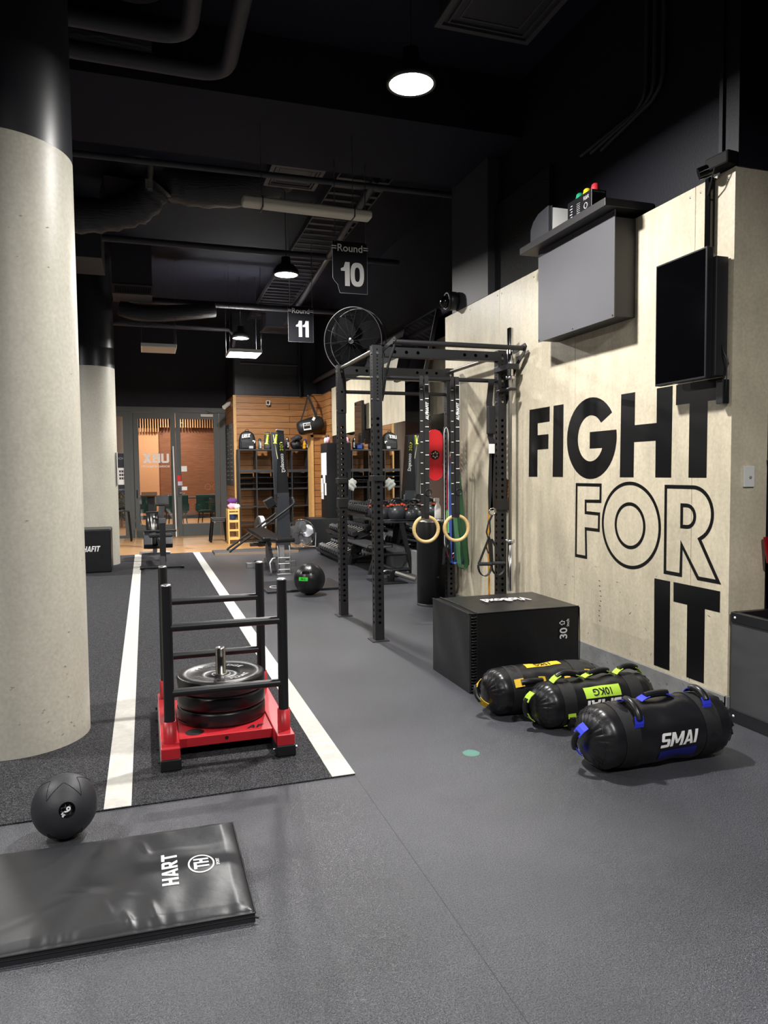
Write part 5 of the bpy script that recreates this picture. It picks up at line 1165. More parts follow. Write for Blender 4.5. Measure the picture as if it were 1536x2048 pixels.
# plywood step shelf + towels + stools
t = thing('slatted_stand', 'narrow pine shelf stand left of the cubbies', 'shelf', (1.62, 14.5, 0))
for x in (1.53, 1.725):
    for y in (14.36, 14.66): P('post', MB().box(x-.014, x+.014, y-.014, y+.014, .003, .69), M_PINE, t)
for z in (.10, .27, .44, .60, .66): P('rail', MB().box(1.52, 1.735, 14.352, 14.374, z-.018, z+.018), M_PINE, t)
for z in (.12, .46, .66): P('shelf', MB().box(1.52, 1.735, 14.37, 14.66, z-.006, z+.006), M_PINE, t)
for (c0, r0, m0, lb) in (((1.61, 14.45, .73), (.09, .09, .065), M_PINK, 'pink towel on the pine stand'), ((1.70, 14.42, .72), (.06, .07, .06), M_TOWW, 'white towel beside the pink towel'), ((1.62, 14.52, .83), (.10, .09, .065), M_PURP, 'purple towel on top of the towel pile'), ((1.63, 14.5, .52), (.07, .08, .07), mat('blue_towel', (64, 84, 150), .9), 'blue towel in the pine stand')):
    o = P('towel', MB().ell(c0, r0, 18, 12, lambda p: 1+.12*sin(7*p.x+4*p.z)+.08*sin(9*p.y)), m0); tag(o, lb, 'towel', 'towels on the pine stand', (c0[0], c0[1], c0[2]-r0[2]))
def stool(x, y, z, label, h=.46):
    t = thing('metal_stool', label, 'stool', (x, y, z), 'stacked black metal stools')
    P('seat', MB().obox((x, y, z+h-.012), (.29, .29, .022)), M_BLKM, t, bev=.01)
    for sx in (-1, 1):
        for sy in (-1, 1): P('leg', MB().bar((x+sx*.12, y+sy*.12, z+h-.02), (x+sx*.165, y+sy*.165, z), .035, .02, (sx, sy, 0)), M_BLKM, t)
    return t
for k in range(3): 
    t = stool(1.39, 14.98, .004+k*.03, 'black metal stool, %s of the stack of three by the doors' % ['lowest', 'middle', 'topmost'][k], .43)
t = stool(-.46, 15.9, .004, 'tall black metal bar stool by the left glass panel', .63)
del t['group']

# ================================================================ TVs, signs
def tv(x, ya, yb, z0, z1, label, tilt=0, wallx=3.47):
    t = thing('television', label, 'television', (x, (ya+yb)/2, z0), 'wall televisions')
    P('case', MB().box(x, x+.045, ya, yb, z0, z1).box(x+.045, x+.07, ya+.05, yb-.05, z0+.08, z1-.05), M_BLKM, t, bev=.004)
    P('screen', MB().box(x-.0015, x, ya+.010, yb-.010, z0+.012, z1-.010), mat('tv_screen', (5, 5, 7), .06, coat=.3), t)
    P('bracket', MB().box(x+.07, wallx, (ya+yb)/2-.06, (ya+yb)/2+.06, (z0+z1)/2-.12, (z0+z1)/2+.12), M_BLKM, t)
    return t
t = tv(2.86, 3.18, 3.585, 1.858, 2.552, 'portrait black television on the beige panels above the GHT letters', 0, XW)
P('side_box', MB().box(2.905, 2.985, 3.16, 3.30, 1.87, 2.50), M_DGREY, t, bev=.004)
P('cable', MB().tube([(2.95, 3.17, 2.05), (2.94, 3.13, 1.98), (2.955, 3.12, 1.93), (2.95, 3.15, 1.85), (2.96, 3.17, 1.80)], .004, 6).tube([(2.95, 3.17, 2.0), (2.95, 3.12, 1.95), (2.96, 3.14, 1.78)], .003, 6), M_BLKM, t)
P('plug', MB().box(2.94, 2.985, 3.14, 3.19, 1.72, 1.85), M_BLKM, t, bev=.004)
P('conduit', MB().box(2.955, 2.991, 3.27, 3.31, 2.55, 2.955), M_BLKG, t, bev=.004)
tv(3.26, 8.42, 9.0, 1.84, 2.68, 'larger black television hung over the mirror behind the rig', 0, 3.47)
tv(3.36, 11.34, 11.76, 1.85, 2.54, 'portrait television beyond the rig reflecting the timber wall', 0, 3.47)
t = thing('television', 'big television hung high and tilted down on the black wall', 'television', (3.3, 8.5, 2.5), 'wall televisions')
P('case', MB().obox((3.27, 8.62, 2.93), (.05, 1.10, .76), (0, .22, 0)), M_BLKM, t, bev=.004)
P('screen', MB().obox((3.2435, 8.62, 2.924), (.004, 1.07, .73), (0, .22, 0)), mat('tv_screen', (5, 5, 7), .06), t)
P('bracket', MB().obox((3.39, 8.6, 2.95), (.16, .2, .2)), M_BLKM, t)
# round 12 sign on panels
t = thing('round_sign', 'dark wall plaque reading Round 12 beside the far television', 'sign', (3.46, 11.95, 1.83), 'round number signs')
P('board', MB().box(3.462, 3.473, 11.80, 12.12, 1.84, 2.42), mat('sign_black', (15, 16, 24), .6, spec=.2), t)
b = blk(MB(), '12', (3.461, 11.96, 2.06), (0, -1, 0), (0, 0, 1), .24, gap=.05); b.text('Round', (3.461, 11.96, 2.32), (0, -1, 0), (0, 0, 1), .10, bold=.01)
P('lettering', b, M_WHITE, t)
def round_sign(num, xa, xb, y, z0, z1, label, notch, s):
    t = thing('round_sign', label, 'sign', ((xa+xb)/2, y, z0), 'round number signs')
    w_ = xb-xa; h_ = z1-z0
    pr = [(0, h_), (0, .13), (.02, .10), (.045, .075), (.055, .03), (.065, 0), (w_, 0), (w_, h_-.02), (w_-.02, h_)] if notch else [(0, .0), (w_, 0), (w_, h_), (0, h_)]
    P('board', MB().prism(pr, (xa, y, z0), (1, 0, 0), (0, 0, 1), .005, (0, 1, 0)), mat('sign_black', (15, 16, 24), .6, spec=.2), t)
    P('board_edge', MB().strip(pr, inset(pr, .002), (xa, y-.0006, z0), (1, 0, 0), (0, 0, 1), .0005, (0, -1, 0)), M_ALU, t)
    P('number', blk(MB(), num, ((xa+xb)/2+.022, y-.002, z0+h_*.37), (1, 0, 0), (0, 0, 1), .215*s, depth=.001, sx=.88, gap=.02), mat('sign_white', (228, 228, 228), .6), t)
    b = MB(); b.text('=Round=', ((xa+xb)/2, y-.002, z0+h_*.86), (1, 0, 0), (0, 0, 1), .092*s, bold=.012, depth=.001, sx=1.0)
    P('lettering', b, M_WHITE, t)
    for x in (xa+.025, xb-.015): P('chain', MB().cyl((x, y, z1-.01), (x, y, CZ), .004, n=6), M_ALU, t)
round_sign('10', 1.662, 1.990, 6.48, 3.003, 3.47, 'hanging black sign reading Round 10 with a notched corner', True, 1.0)
round_sign('11', 1.828, 2.165, 9.5, 3.09, 3.555, 'hanging black sign reading Round 11, smaller and farther', False, .98)

# ---- access enclosure, shelf board, speaker, timer on the right wall
t = thing('wall_enclosure', 'big grey sheet metal box mounted on the beige wall under the ledge', 'box', (2.9, 4.4, 2.33))
P('front_panel', MB().box(2.826, 2.834, 3.935, 4.862, 2.33, 2.995), M_GREYBOX, t, bev=.0015)
P('body', MB().box(2.834, 2.991, 3.945, 4.852, 2.338, 2.955), M_DGREY, t, bev=.003)
for y in (3.95, 4.4, 4.85):
    for z in (2.345, 2.975): P('screw', MB().cyl((2.823, y, z), (2.826, y, z), .005, n=8), M_BLKM, t)
o = P('wall_ledge', MB().box(2.735, 3.095, 3.905, 4.98, 2.998, 3.048), mat('ledge_brown', (44, 42, 44), .5), None, bev=.003); tag(o, 'dark wooden ledge on top of the grey metal box', 'shelf', None, (2.8, 4.4, 2.998))
t = thing('speaker', 'wedge-shaped white speaker with dark curved grille on the ledge', 'speaker', (2.86, 4.72, 3.049))
P('cabinet', MB().box(2.782, 2.96, 4.60, 4.83, 3.049, 3.232), M_PLASW, t, bev=.006)
P('grille', MB().prism([(4.60, 3.05), (4.85, 3.05), (4.848, 3.14), (4.81, 3.19), (4.74, 3.225), (4.60, 3.24)], (2.782, 0, 0), (0, 1, 0), (0, 0, 1), .03, (-1, 0, 0)), mat('grille_dark', (52, 53, 58), .6), t, bev=.003)
t = thing('round_timer', 'black timer box with green, yellow and red domed lights on the ledge', 'timer', (2.82, 4.24, 3.049))
P('case', MB().box(2.77, 2.88, 4.10, 4.38, 3.049, 3.175), mat('timer_black', (18, 18, 22), .4), t, bev=.003)
for y, m_ in ((4.325, mat('dome_green', (30, 150, 110), .4)), (4.24, mat('dome_yellow', (220, 206, 40), .4)), (4.15, mat('dome_red', (206, 50, 62), .4))):
    P('dome', MB().lathe([(.030, 0), (.029, .02), (.023, .048), (.015, .055), (0, .056)], (2.83, y, 3.175), n=24), m_, t)
b = MB(); b.text('R&R', (2.7695, 4.16, 3.14), (0, -1, 0), (0, 0, 1), .035, bold=.01); b.torus((2.7695, 4.165, 3.09), (1, 0, 0), .018, .003, 20, 6)
for k in range(6): b.box(2.7685, 2.7695, 4.23, 4.27, 3.07+k*.012, 3.0725+k*.012)
for k in range(5): b.box(2.7685, 2.7695, 4.32, 4.34+.01*(k % 2), 3.065+k*.018, 3.071+k*.018)
b.text('ROUND TIMER', (2.825, 4.0995, 3.16), (1, 0, 0), (0, 0, 1), .013)
P('markings', b, mat('pale_print', (176, 176, 176), .6), t)
# dome camera
t = thing('dome_camera', 'black dome camera on a round bracket at the far top of the beige wall', 'camera', (2.87, 6.95, 3.0))
P('mount', MB().lathe([(0, 0), (.085, 0), (.09, .02), (.09, .08), (.08, .09), (0, .09)], (2.985, 6.72, 3.06), (-1, 0, 0), n=32), M_BLKM, t)
P('rim', MB().torus((2.885, 6.72, 3.055), (1, 0, 0), .078, .012, 32, 8), M_DGREY, t)
P('dome', MB().ell((2.875, 6.73, 3.05), (.06, .06, .06), 24, 14), M_BLKG, t)
# box speaker/light at the corner
t = thing('junction_unit', 'black corner fitting with cables above the near end of the beige wall', 'fitting', (2.95, 3.2, 2.96))
P('housing', MB().obox((2.955, 3.19, 3.0), (.08, .15, .07), (0, 0, .1)), mat('fitting_black', (12, 12, 13), .7, spec=.2), t, bev=.01)
P('lens', MB().cyl((2.94, 3.25, 2.985), (2.89, 3.285, 2.965), .032), M_BLKG, t)
P('cables', MB().tube([(2.92, 3.2, 2.97), (2.93, 3.24, 2.90), (2.95, 3.28, 2.86)], .004, 6), M_BLKM, t)
b = MB()
b.box(3.08, 3.1, 3.23, 3.27, 3.0, CZ)
struct('trim_6', MB().box(2.985, 3.0, 3.22, 3.245, 3.0, CZ), M_NAVY)
# light switch
t = thing('light_switch', 'white light switch on the side of the beige wall corner', 'switch', (3.11, 3.13, 1.27))
P('plate', MB().box(3.073, 3.145, 3.118, 3.13, 1.272, 1.385), M_PLASW, t, bev=.003); P('button', MB().lathe([(.008, 0), (.007, .005), (0, .005)], (3.113, 3.118, 1.325), (0, -1, 0), n=16), mat('grey_button', (150, 150, 148), .4), t)
# storage box with bars
t = thing('storage_box', 'black-framed grey plywood box at the right edge holding bars', 'box', (3.3, 3.0, 0))
P('side_panel', MB().box(2.985+.012, 3.0+.012, 2.2, 3.11, .03, .575), M_PLYB, t)
P('front_panel', MB().box(3.0, 3.62, 3.095-.0, 3.11, .03, .58), M_PLYB, t)
t.location = (3.3, 3.0, 0)
for z in ((.0, .075), (.545, .60)):
    P('frame_rail', MB().box(2.99, 3.02, 2.2, 3.112, z[0], z[1]), M_BLKM, t, bev=.003)
P('frame_rail', MB().box(3.0, 3.62, 3.08, 3.115, .545, .6), M_BLKM, t, bev=.003)
P('base', MB().box(3.02, 3.62, 2.2, 3.09, .0, .03), M_BLKM, t)
b = MB()
for z in (.037, .573): b.lathe([(0, 0), (.007, 0), (.007, .002), (0, .002)], (2.99, 3.08, z), (-1, 0, 0), n=10)
P('screw_caps', b, M_WHITE, t)
t = thing('training_bar', 'red tube leaning in the black storage box', 'bar', (3.25, 2.95, .03)); P('tube', MB().cyl((3.30, 2.86, .04), (3.215, 3.09, .99), .021), mat('red_anodised', (206, 30, 62), .35, .3), t); P('sleeve', MB().cyl((3.2215, 3.072, .86), (3.2145, 3.091, 1.0), .023), mat('dark_red_foil', (176, 24, 44), .22, .7), t)
t = thing('barbell', 'black bar leaning upright in the storage box beside the red tube', 'barbell', (3.36, 2.9, .03)); P('shaft', MB().cyl((3.36, 2.84, .04), (3.27, 3.06, 1.2), .014), M_BLKM, t); P('sleeve', MB().cyl((3.27, 3.06, 1.2), (3.245, 3.10, 1.43), .024), M_BLKG, t); P('collar', MB().cyl((3.272, 3.055, 1.17), (3.269, 3.06, 1.20), .036), M_BLKG, t)
o = P('floor_mark', MB().lathe([(0, .0006), (.042, .0006)], (1.475, 3.165, 0), n=24), mat('faded_green', (84, 128, 116), .6)); o['kind'] = 'structure'
b = MB()


# ================================================================ CEILING SERVICES
def pipe(pts, r, label, mm=M_CEILG, name='ceiling_pipe', rings=True):
    t = thing(name, label, 'pipe', pts[0]); P('pipe', MB().tube(pts, r, 16), mm, t)
    return t
def bent(p0, pc, p1, R):
    p0, pc, p1 = V(p0), V(pc), V(p1); a = (p0-pc).normalized(); b = (p1-pc).normalized(); out = [p0]
    for k in range(9): u = k/8; out.append(pc+a*R*(1-u)**2+b*R*u**2)
    return out+[p1]
t = pipe(bent((-3.5, 4.95, 4.2), (.345, 5.02, 4.2), (.36, 2.2, 4.2), .22), .055, 'fat ceiling pipe with an elbow, nearer of two at top left')
t = pipe(bent((-3.5, 5.32, 4.2), (.625, 5.40, 4.2), (.645, 2.2, 4.2), .22), .055, 'fat ceiling pipe with an elbow, the outer one at top left')
b = MB(); b.cyl((-.9, 4.2, 4.35), (.25, 4.1, 4.35), .28, n=32)
o = P('flexible_duct', MB().ell((.0, 4.75, 4.56), (.33, .40, .28), 36, 20), M_DUCT); tag(o, 'bulging black insulated duct at the very top left', 'duct', None, (.0, 4.75, 4.3))
o = P('flexible_duct', MB().cyl((-2.5, 5.44, 4.31), (.12, 5.46, 4.33), .13, n=28), M_DUCT); tag(o, 'dark wrapped duct just under the two elbowed pipes', 'duct', None, (-1, 5.5, 4.3))
pipe([(-5.9, 7.16, 4.2), (3.2, 7.0, 4.2)], .028, 'long thin horizontal pipe crossing behind the ceiling beam')
pipe([(-5.9, 9.6, 4.25), (3.4, 9.6, 4.25)], .04, 'horizontal pipe across the ceiling above the far column')
pipe([(-5.9, 11.9, 4.05), (3.4, 11.9, 4.05)], .05, 'thick horizontal pipe across the ceiling nearer the doors')
pipe([(-5.9, 13.4, 4.0), (1.5, 13.4, 3.95), (1.6, 13.4, 3.85), (1.6, 13.6, 3.7)], .035, 'thin horizontal pipe farthest back under the ceiling')
pipe([(3.43, 15.0, 3.28), (3.43, 7.05, 3.28)], .045, 'black pipe running along the top of the mirror wall')
pipe([(1.9, 15.05, 3.62), (3.2, 15.05, 3.60)], .025, 'thin pipe across the painted block wall')
pipe([(2.55, 13.5, 4.1), (2.32, 7.2, 4.35)], .04, 'pipe running lengthwise under the cable tray')
for k in range(3):
    o = 3.10-.02; y = k*.09
    pts = [(o, 3.97-y*.9, CZ), (o, 3.975-y*.9, 3.80), (o, 4.0-y*.9, 3.73), (o, 4.08-y*.9, 3.68), (o, 4.70-y*1.4, 3.66-y*.35)]
    t = thing('wall_conduit', 'black bent conduit high on the wall, %s of three' % ['leftmost', 'middle', 'rightmost'][k], 'conduit', pts[-1]); P('pipe', MB().tube(pts, .014, 8), M_CEILG, t)
# big flexible ducts with foil behind the beam
path = [(-1.6, 8.6, 4.25), (-.9, 8.5, 4.22), (-.3, 8.45, 4.26), (.12, 8.4, 4.42), (.25, 8.4, 4.62), (.1, 8.4, 4.85)]
def spl(p, n=8):
    out = []; p = [V(x) for x in p]
    for i in range(len(p)-1):
        p0, p1, p2, p3 = p[max(i-1, 0)], p[i], p[i+1], p[min(i+2, len(p)-1)]
        for k in range(n):
            u = k/n; out.append(.5*((2*p1)+(p2-p0)*u+(2*p0-5*p1+4*p2-p3)*u*u+(-p0+3*p1-3*p2+p3)*u**3))
    return out+[p[-1]]
s_ = spl([(-1.8, 8.6, 4.12), (-.9, 8.5, 4.10), (-.35, 8.45, 4.14), (.02, 8.4, 4.26), (.2, 8.35, 4.48)])
t = thing('flexible_duct', 'big sagging wrinkled black duct beside the near column top', 'duct', (-.3, 8.45, 4.1))
P('hose', MB().tube(s_, .17, 28, rs=[.17+.012*sin(k*2.2) for k in range(len(s_))]), M_DUCT, t)
P('foil_tape', MB().cyl((.13, 8.2, 4.36), (.15, 8.17, 4.75), .03, n=12).obox((.12, 8.18, 4.42), (.07, .03, .10)), M_FOIL, t)
s_ = spl([(.2, 8.6, 4.7), (.4, 8.5, 4.58), (.75, 8.45, 4.54), (1.3, 8.4, 4.62), (1.6, 8.4, 4.8)])
t = thing('flexible_duct', 'smooth black duct running right from the foil taped joint', 'duct', (.9, 8.5, 4.5)); P('hose', MB().tube(s_, .20, 28, rs=[.2+.008*sin(k*1.7) for k in range(len(s_))]), M_DUCT, t)
t = thing('flexible_duct', 'black duct with a silver tape collar above the thin pipe', 'duct', (0, 8.3, 4.7)); P('hose', MB().ell((.05, 8.3, 4.78), (.30, .3, .22), 30, 16), M_DUCT, t); P('foil_tape', MB().torus((-.02, 8.2, 4.76), (.6, .4, 1), .20, .022, 30, 6, 2.5, 5.2), M_FOIL, t)
o = P('duct_box', MB().obox((-.12, 8.75, 4.42), (.5, .5, .30), (0, 0, .15)), mat('duct_brown', (70, 64, 64), .6)); tag(o, 'grey-brown sheet metal duct box behind the sagging duct', 'duct', None, (-.12, 8.75, 4.27))
o = P('duct_box', MB().box(-1.3, -.42, 9.4, 10.2, 3.95, 4.6), M_CEILG); tag(o, 'dark square duct box next to the near column, above the grille', 'duct', None, (-.8, 9.8, 3.95))
def grille(c, wd, dp, label, ry=0, nested=True):
    t = thing('ceiling_vent', label, 'vent', c); x, y, z = c
    P('frame', MB().strip([(-wd/2, -dp/2), (wd/2, -dp/2), (wd/2, dp/2), (-wd/2, dp/2)], [(-wd/2+.04, -dp/2+.04), (wd/2-.04, -dp/2+.04), (wd/2-.04, dp/2-.04), (-wd/2+.04, dp/2-.04)], (x, y, z), (1, 0, 0), (0, 1, 0), .02, (0, 0, 1)), mat('vent_grey', (70, 68, 72), .6), t)
    if nested:
        for k in range(4):
            s = .40-.085*k
            P('vane', MB().strip([(-wd*s, -dp*s), (wd*s, -dp*s), (wd*s, dp*s), (-wd*s, dp*s)], [(-wd*s+.012, -dp*s+.012), (wd*s-.012, -dp*s+.012), (wd*s-.012, dp*s-.012), (-wd*s+.012, dp*s-.012)], (x, y, z+.004+.01*k), (1, 0, 0), (0, 1, 0), .03, (0, 0, 1)), mat('vent_grey', (70, 68, 72), .6), t)
    P('box', MB().box(x-wd/2+.03, x+wd/2-.03, y-dp/2+.03, y+dp/2-.03, z+.02, CZ), M_CEILG, t)
grille((2.39, 4.57, 4.5), .74, .68, 'square ceiling diffuser with nested vanes at top right of centre')
grille((1.55, 7.6, 4.42), .55, .55, 'square ceiling diffuser above the long batten light')
grille((2.55, 14.0, 4.1), .7, .6, 'far square ceiling diffuser near the block wall')
t = thing('ceiling_vent', 'side vent grille beside the far column top', 'vent', (-.1, 11.0, 3.92))
P('frame', MB().strip([(0, 0), (.54, 0), (.56, .14), (0, .14)], [(.03, .02), (.51, .02), (.53, .12), (.03, .12)], (-.37, 11.0, 3.91), (1, 0, 0), (0, 0, 1), .02, (0, -1, 0)), mat('vent_warm', (92, 80, 74), .6), t)
b = MB()
for k in range(16): b.box(-.335+k*.031, -.330+k*.031, 10.99, 11.0, 3.93, 4.03)
P('vanes', b, mat('vent_warm', (92, 80, 74), .6), t)
P('box', MB().box(-.37, .17, 11.0, 11.5, 3.92, CZ), M_CEILG, t)
o = P('flexible_duct', MB().tube(spl([(-.28, 11.7, 3.87), (0, 11.65, 3.80), (.5, 11.7, 3.84), (1.1, 11.8, 3.95)]), .12, 20), M_DUCT); tag(o, 'wrinkled duct lying between the two far pipes', 'duct', None, (0, 11.7, 3.8))
# cable tray
t = thing('cable_tray', 'perforated cable tray running along the ceiling towards the back wall', 'cable tray', (2.2, 10.5, 4.4))
P('side_rail', MB().bar((1.95, 6.9, 4.42), (2.0, 14.6, 4.42), .012, .07, (0, 0, 1)), M_CEILG, t); P('side_rail', MB().bar((2.5, 6.9, 4.42), (2.6, 14.6, 4.42), .012, .07, (0, 0, 1)), M_CEILG, t)
b = MB()
for k in range(38): y = 6.95+k*.2; b.box(1.96+.001*k, 2.50+.0025*k, y, y+.06, 4.385, 4.395)
P('rungs', b, M_CEILG, t)
# batten
t = thing('batten_light', 'long unlit tube batten light hanging under the ceiling', 'light', (1.33, 6.0, 3.5))
P('body', MB().bar((.795, 6.0, 3.555), (1.878, 6.0, 3.537), .13, .07), M_BATT, t, bev=.025, segs=4)
for x in (.955, 1.72): P('strap', MB().box(x-.004, x+.004, 5.933, 6.067, 3.50, 3.592), M_BLKM, t)
for x in (.955, 1.72): P('wire', MB().cyl((x, 6.0, 3.58), (x, 6.0, 4.2), .003, n=5), M_ALU, t)
P('hook', MB().torus((1.36, 6.0, 3.60), (0, 1, 0), .025, .005, 16, 6, 0, PI), M_ALU, t)
# lit and unlit square panels
def sqpanel(c, label, lit, wd=.52, dp=.60):
    t = thing('panel_light', label, 'light', c); x, y, z = c
    P('frame', MB().box(x-wd/2, x+wd/2, y-dp/2, y+dp/2, z, z+.05), M_PLASW, t, bev=.003)
    P('lens', MB().box(x-wd/2+.015, x+wd/2-.015, y-dp/2+.015, y+dp/2-.015, z-.003, z), M_PANELL if lit else M_DIFF, t)
    for sx in (-1, 1):
        for sy in (-1, 1): P('wire', MB().cyl((x+sx*wd*.48, y+sy*dp*.45, z+.05), (x+sx*wd*.48, y+sy*dp*.45, CZ), .003, n=5), M_CEILG, t)
    if lit:
        l = bpy.data.lights.new('panel_glow', 'AREA'); l.shape = 'RECTANGLE'; l.size = wd*.9; l.size_y = dp*.9; l.energy = 22; l.spread = PI
        lo = bpy.data.objects.new('panel_glow', l); C.objects.link(lo); lo.parent = t; lo.location = (0, 0, -.006)
sqpanel((1.58, 12.06, 3.3), 'bright square panel light hanging before the doors', True)
sqpanel((.255, 11.9, 3.3), 'unlit square panel light hanging left of the lit one', False)

# ================================================================ DOORS + LOBBY
DY = 16.6
struct('window_frame', MB().box(-3.5, 1.74, DY-.05, DY+.05, 2.72, 2.835), M_DFRAME, bev=.003)
for x0, x1 in ((-.30, -.22), (1.60, 1.74)): struct('window_frame', MB().box(x0, x1, DY-.05, DY+.05, 0, 2.72), M_DFRAME, bev=.003)
struct('window_1', MB().box(-3.5, -.42, DY-.003, DY+.003, .05, 2.62), M_GLASS)
struct('window_frame', MB().box(-.42, -.30, DY-.045, DY+.045, 0, 2.72).box(-3.5, -.42, DY-.04, DY+.04, 2.62, 2.72).box(-3.5, -.42, DY-.04, DY+.04, .0, .06), M_DFRAME)
def door(i, x0, x1, hs):
    d = bpy.data.objects.new('door_%d' % i, None); C.objects.link(d); d.location = ((x0+x1)/2, DY, 0); d['kind'] = 'structure'
    P('frame', MB().strip([(x0, .005), (x1, .005), (x1, 2.71), (x0, 2.71)], [(x0+.10, .28), (x1-.10, .28), (x1-.10, 2.58), (x0+.10, 2.58)], (0, DY-.028, 0), (1, 0, 0), (0, 0, 1), .056, (0, 1, 0)), M_DFRAME, d, bev=.003)
    P('pane', MB().box(x0+.09, x1-.09, DY-.004, DY+.004, .27, 2.59), M_GLASS, d)
    return d
d1 = door(1, -.21, .655, 1); d2 = door(2, .665, 1.585, -1)
P('door_handle', MB().box(.69, .725, DY-.04, DY-.028, .88, 1.07).tube([(.705, DY-.05, .965), (.72, DY-.075, .965), (.82, DY-.075, .955)], .010, 8), M_CHROME, d2)
P('door_closer', MB().box(1.20, 1.47, DY-.08, DY-.028, 2.63, 2.69), M_PLASW, d2, bev=.004)
P('closer_arm', MB().bar((1.30, DY-.07, 2.70), (1.42, DY-.10, 2.74), .02, .01).bar((1.42, DY-.10, 2.74), (1.28, DY-.06, 2.77), .02, .01), M_STEEL, d2)
P('pull_slot', MB().box(-.18, -.155, DY-.031, DY-.028, .86, 1.04), M_HOLE, d1)
P('edge_strip', MB().bar((.598, DY-.2, 1.98), (.622, DY-.2, .01), .022, .014, (0, 1, 0)), M_PLASW, d1)
b = MB(); blk(b, 'UBX', (.245, DY-.0065, 1.725), (-1, 0, 0), (0, 0, 1), .20, depth=0, sx=1.15); b.text('BOXING+STRENGTH', (.23, DY-.0065, 1.545), (-1, 0, 0), (0, 0, 1), .062, bold=.01, depth=0)
P('lettering', b, mat('frosted_print', (240, 234, 230), .7), d1)
for (x0, x1, z0, z1, m_, lb) in ((.765, .885, 1.43, 1.55, M_WHITE, 'topmost white notice on the glass door'), (.672, .75, 1.225, 1.345, mat('red_sticker', (220, 30, 40), .5), 'red sticker on the door frame by the handle'), (.685, .78, 1.125, 1.215, mat('mauve_paper', (206, 198, 214), .6), 'small pale notice under the red sticker'), (.765, .88, 1.02, 1.10, M_WHITE, 'lowest white notice beside the door handle')):
    o = P('notice', MB().box(x0, x1, DY-.034, DY-.031, z0, z1), m_); tag(o, lb, 'notice', None, ((x0+x1)/2, DY-.032, z0))
t = thing('poster', 'dark gym poster on the left glass panel beside the far column', 'poster', (-.6, DY-.006, 1.0))
P('sheet', MB().box(-.95, -.315, DY-.008, DY-.004, .99, 1.83), mat('poster_navy', (26, 30, 40), .5), t)
b = MB(); b.box(-.54, -.37, DY-.010, DY-.008, 1.16, 1.52); P('photo_panel', b, M_WHITE, t)
b = MB(); b.text('ACTION.', (-.53, DY-.0105, 1.72), (1, 0, 0), (0, 0, 1), .07); b.text('IT STARTS', (-.53, DY-.0105, 1.05), (1, 0, 0), (0, 0, 1), .05); P('lettering', b, mat('poster_text', (150, 160, 170), .6), t)
b = MB()
for i in range(3):
    for j in range(3): b.box(-.52+i*.045, -.485+i*.045, DY-.0105, DY-.010, 1.27+j*.075, 1.32+j*.075)
P('picture_grid', b, mat('poster_dark', (40, 40, 46), .6), t)
o = P('notice', MB().cyl((0, 0, 0), (0, 0, .001), .001), M_WHITE); bpy.data.objects.remove(o)

# lobby beyond the glass
struct('wall_lobby_back', MB().box(-.30, 4.5, 23.5, 23.6, 0, 2.80).box(.42, 4.5, 23.4, 23.5, .12, 2.85), M_BROWN)
struct('wall_lobby_back', MB().box(-6, 5, 24.2, 24.3, 0, 3.3), mat('lobby_dark', (52, 40, 34), .7))
struct('wall_lobby_panel', MB().box(-.28, .42, 23.3, 23.5, .02, 2.78), M_CORK)
struct('wall_lobby_left', MB().box(-5.9, -.36, 21.2, 21.3, 0, 3.3), M_MAUVE)
struct('wall_lobby_right', MB().box(4.5, 4.6, 16.7, 24.3, 0, 3.3), M_BROWN)
struct('baseboard_back', MB().box(-.28, 4.5, 23.25, 23.3, 0, .12), M_BLKM)
sl = MB()
for k in range(66): x = -.25+k*.073; sl.box(x, x+.030, 23.15, 23.25, 2.66 if x < .42 else 2.80, 3.3)
struct('trim_8', sl, mat('slat_oak', (190, 140, 92), .5))
def chair(x, y, rz, label):
    t = thing('velvet_chair', label, 'chair', (x, y, .004), 'green velvet chairs in the lobby'); R = Matrix.Rotation(rz, 3, 'Z')
    def tr(mb): mb.v = [tuple(R @ (V(p)-V((x, y, 0)))+V((x, y, 0))) for p in mb.v]; return mb
    P('seat', tr(MB().box(x-.25, x+.25, y-.25, y+.25, .38, .47)), M_GREEN, t, bev=.03, segs=3)
    P('backrest', tr(MB().obox((x, y+.24, .64), (.52, .08, .42), (-.12, 0, 0))), M_GREEN, t, bev=.03, segs=3)
    for s in (-1, 1):
        P('armrest', tr(MB().obox((x+s*.26, y+.05, .53), (.06, .40, .20))), M_GREEN, t, bev=.02, segs=3)
        for q in (-1, 1): P('leg', tr(MB().cyl((x+s*.2, y+q*.2, .39), (x+s*.24, y+q*.24, .004), .016, .011, 8)), M_BLKM, t)
chair(.74, 19.4, PI+.15, 'green velvet chair left of the dark lobby table'); chair(1.56, 19.35, PI-.3, 'green velvet chair seen through the right glass door'); chair(-.02, 19.8, PI, 'green velvet chair behind the rowing machine beyond the glass')
t = thing('lobby_table', 'dark thin-legged table among the lobby chairs', 'table', (1.2, 20.2, 0))
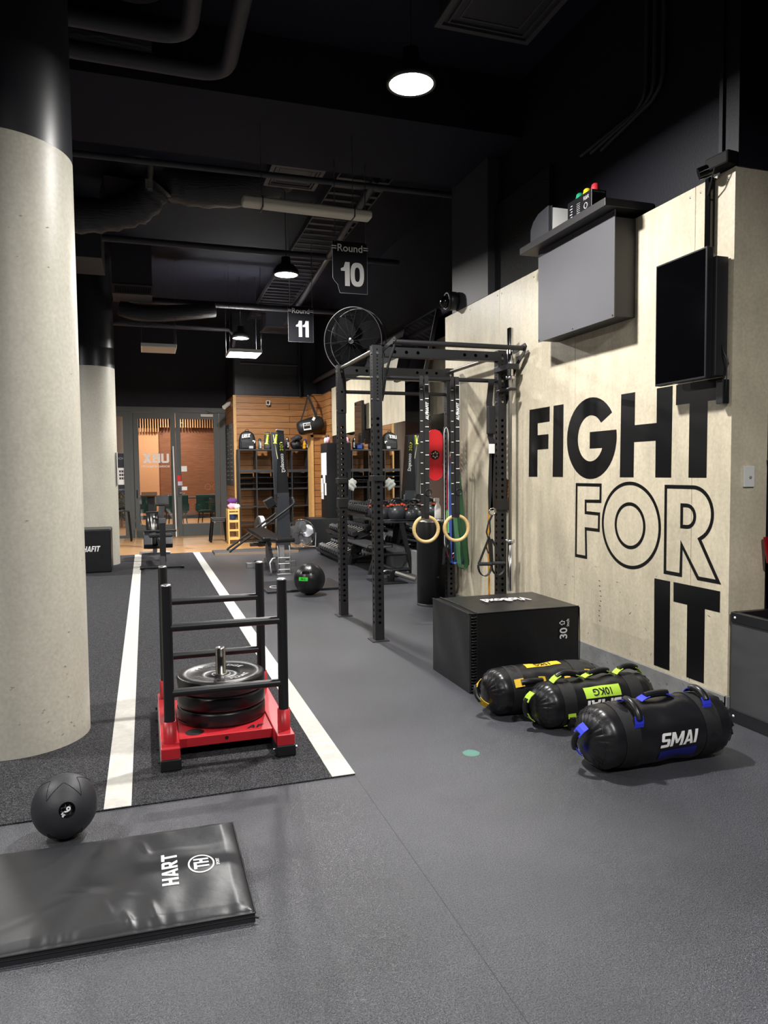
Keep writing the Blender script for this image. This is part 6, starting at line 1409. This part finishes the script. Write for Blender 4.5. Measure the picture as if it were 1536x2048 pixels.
P('tabletop', MB().box(.75, 1.75, 19.85, 20.5, .73, .755), M_BLKM, t)
for x in (.8, 1.7):
    for y in (19.9, 20.45): P('leg', MB().box(x-.015, x+.015, y-.015, y+.015, .004, .73), M_BLKM, t)
t = thing('christmas_tree', 'decorated Christmas tree in the lobby, seen only in the mirror', 'tree', (-.6, 20.3, .004))
b = MB(); random.seed(5)
for k in range(260):
    z = .25+1.25*random.random(); rr = .42*(1-(z-.2)/1.35); a = random.uniform(0, 2*PI)
    b.obox((-.6+rr*.6*cos(a), 20.3+rr*.6*sin(a), z), (rr*.8+.05, .03, .03), (0, .4, a))
P('foliage', b, mat('fir', (38, 52, 44), .8), t); P('trunk', MB().cyl((-.6, 20.3, .004), (-.6, 20.3, 1.5), .03), M_CORK, t)
for k in range(24):
    z = .3+1.1*random.random(); rr = .40*(1-(z-.2)/1.35); a = random.uniform(0, 2*PI)
    P('bauble', MB().ell((-.6+rr*cos(a), 20.3+rr*sin(a), z), .03, 10, 6), [mat('bauble_gold', (220, 180, 110), .2, .8), M_CHROME, mat('bauble_purple', (120, 80, 150), .3, .3)][k % 3], t)
for i, (x, y) in enumerate(((.6, 18.4), (2.2, 20.5), (-.2, 21.0+.9), (1.0, 22.3))):
    t = thing('recessed_downlight', ['recessed lobby downlight nearest the doors', 'recessed lobby downlight at the right', 'recessed lobby downlight by the cork panel', 'recessed lobby downlight nearest the brown wall'][i], 'light', (x, y, 3.29))
    P('trim_ring', MB().lathe([(.05, 0), (.07, 0), (.07, .01)], (x, y, 3.288), n=24), M_PLASW, t)
    l = bpy.data.lights.new('downlight', 'AREA'); l.shape = 'DISK'; l.size = .12; l.energy = 66; l.color = (1, .93, .84); lo = bpy.data.objects.new('downlight', l); C.objects.link(lo); lo.parent = t; lo.location = (0, 0, -.004)
t = thing('wall_paper_sheet', 'white sheet taped to the side of the far column', 'notice', (-.40, 11.9, 1.2)); P('sheet', MB().obox((-.396, 11.86, 1.47), (.004, .2, .50)), M_WHITE, t)
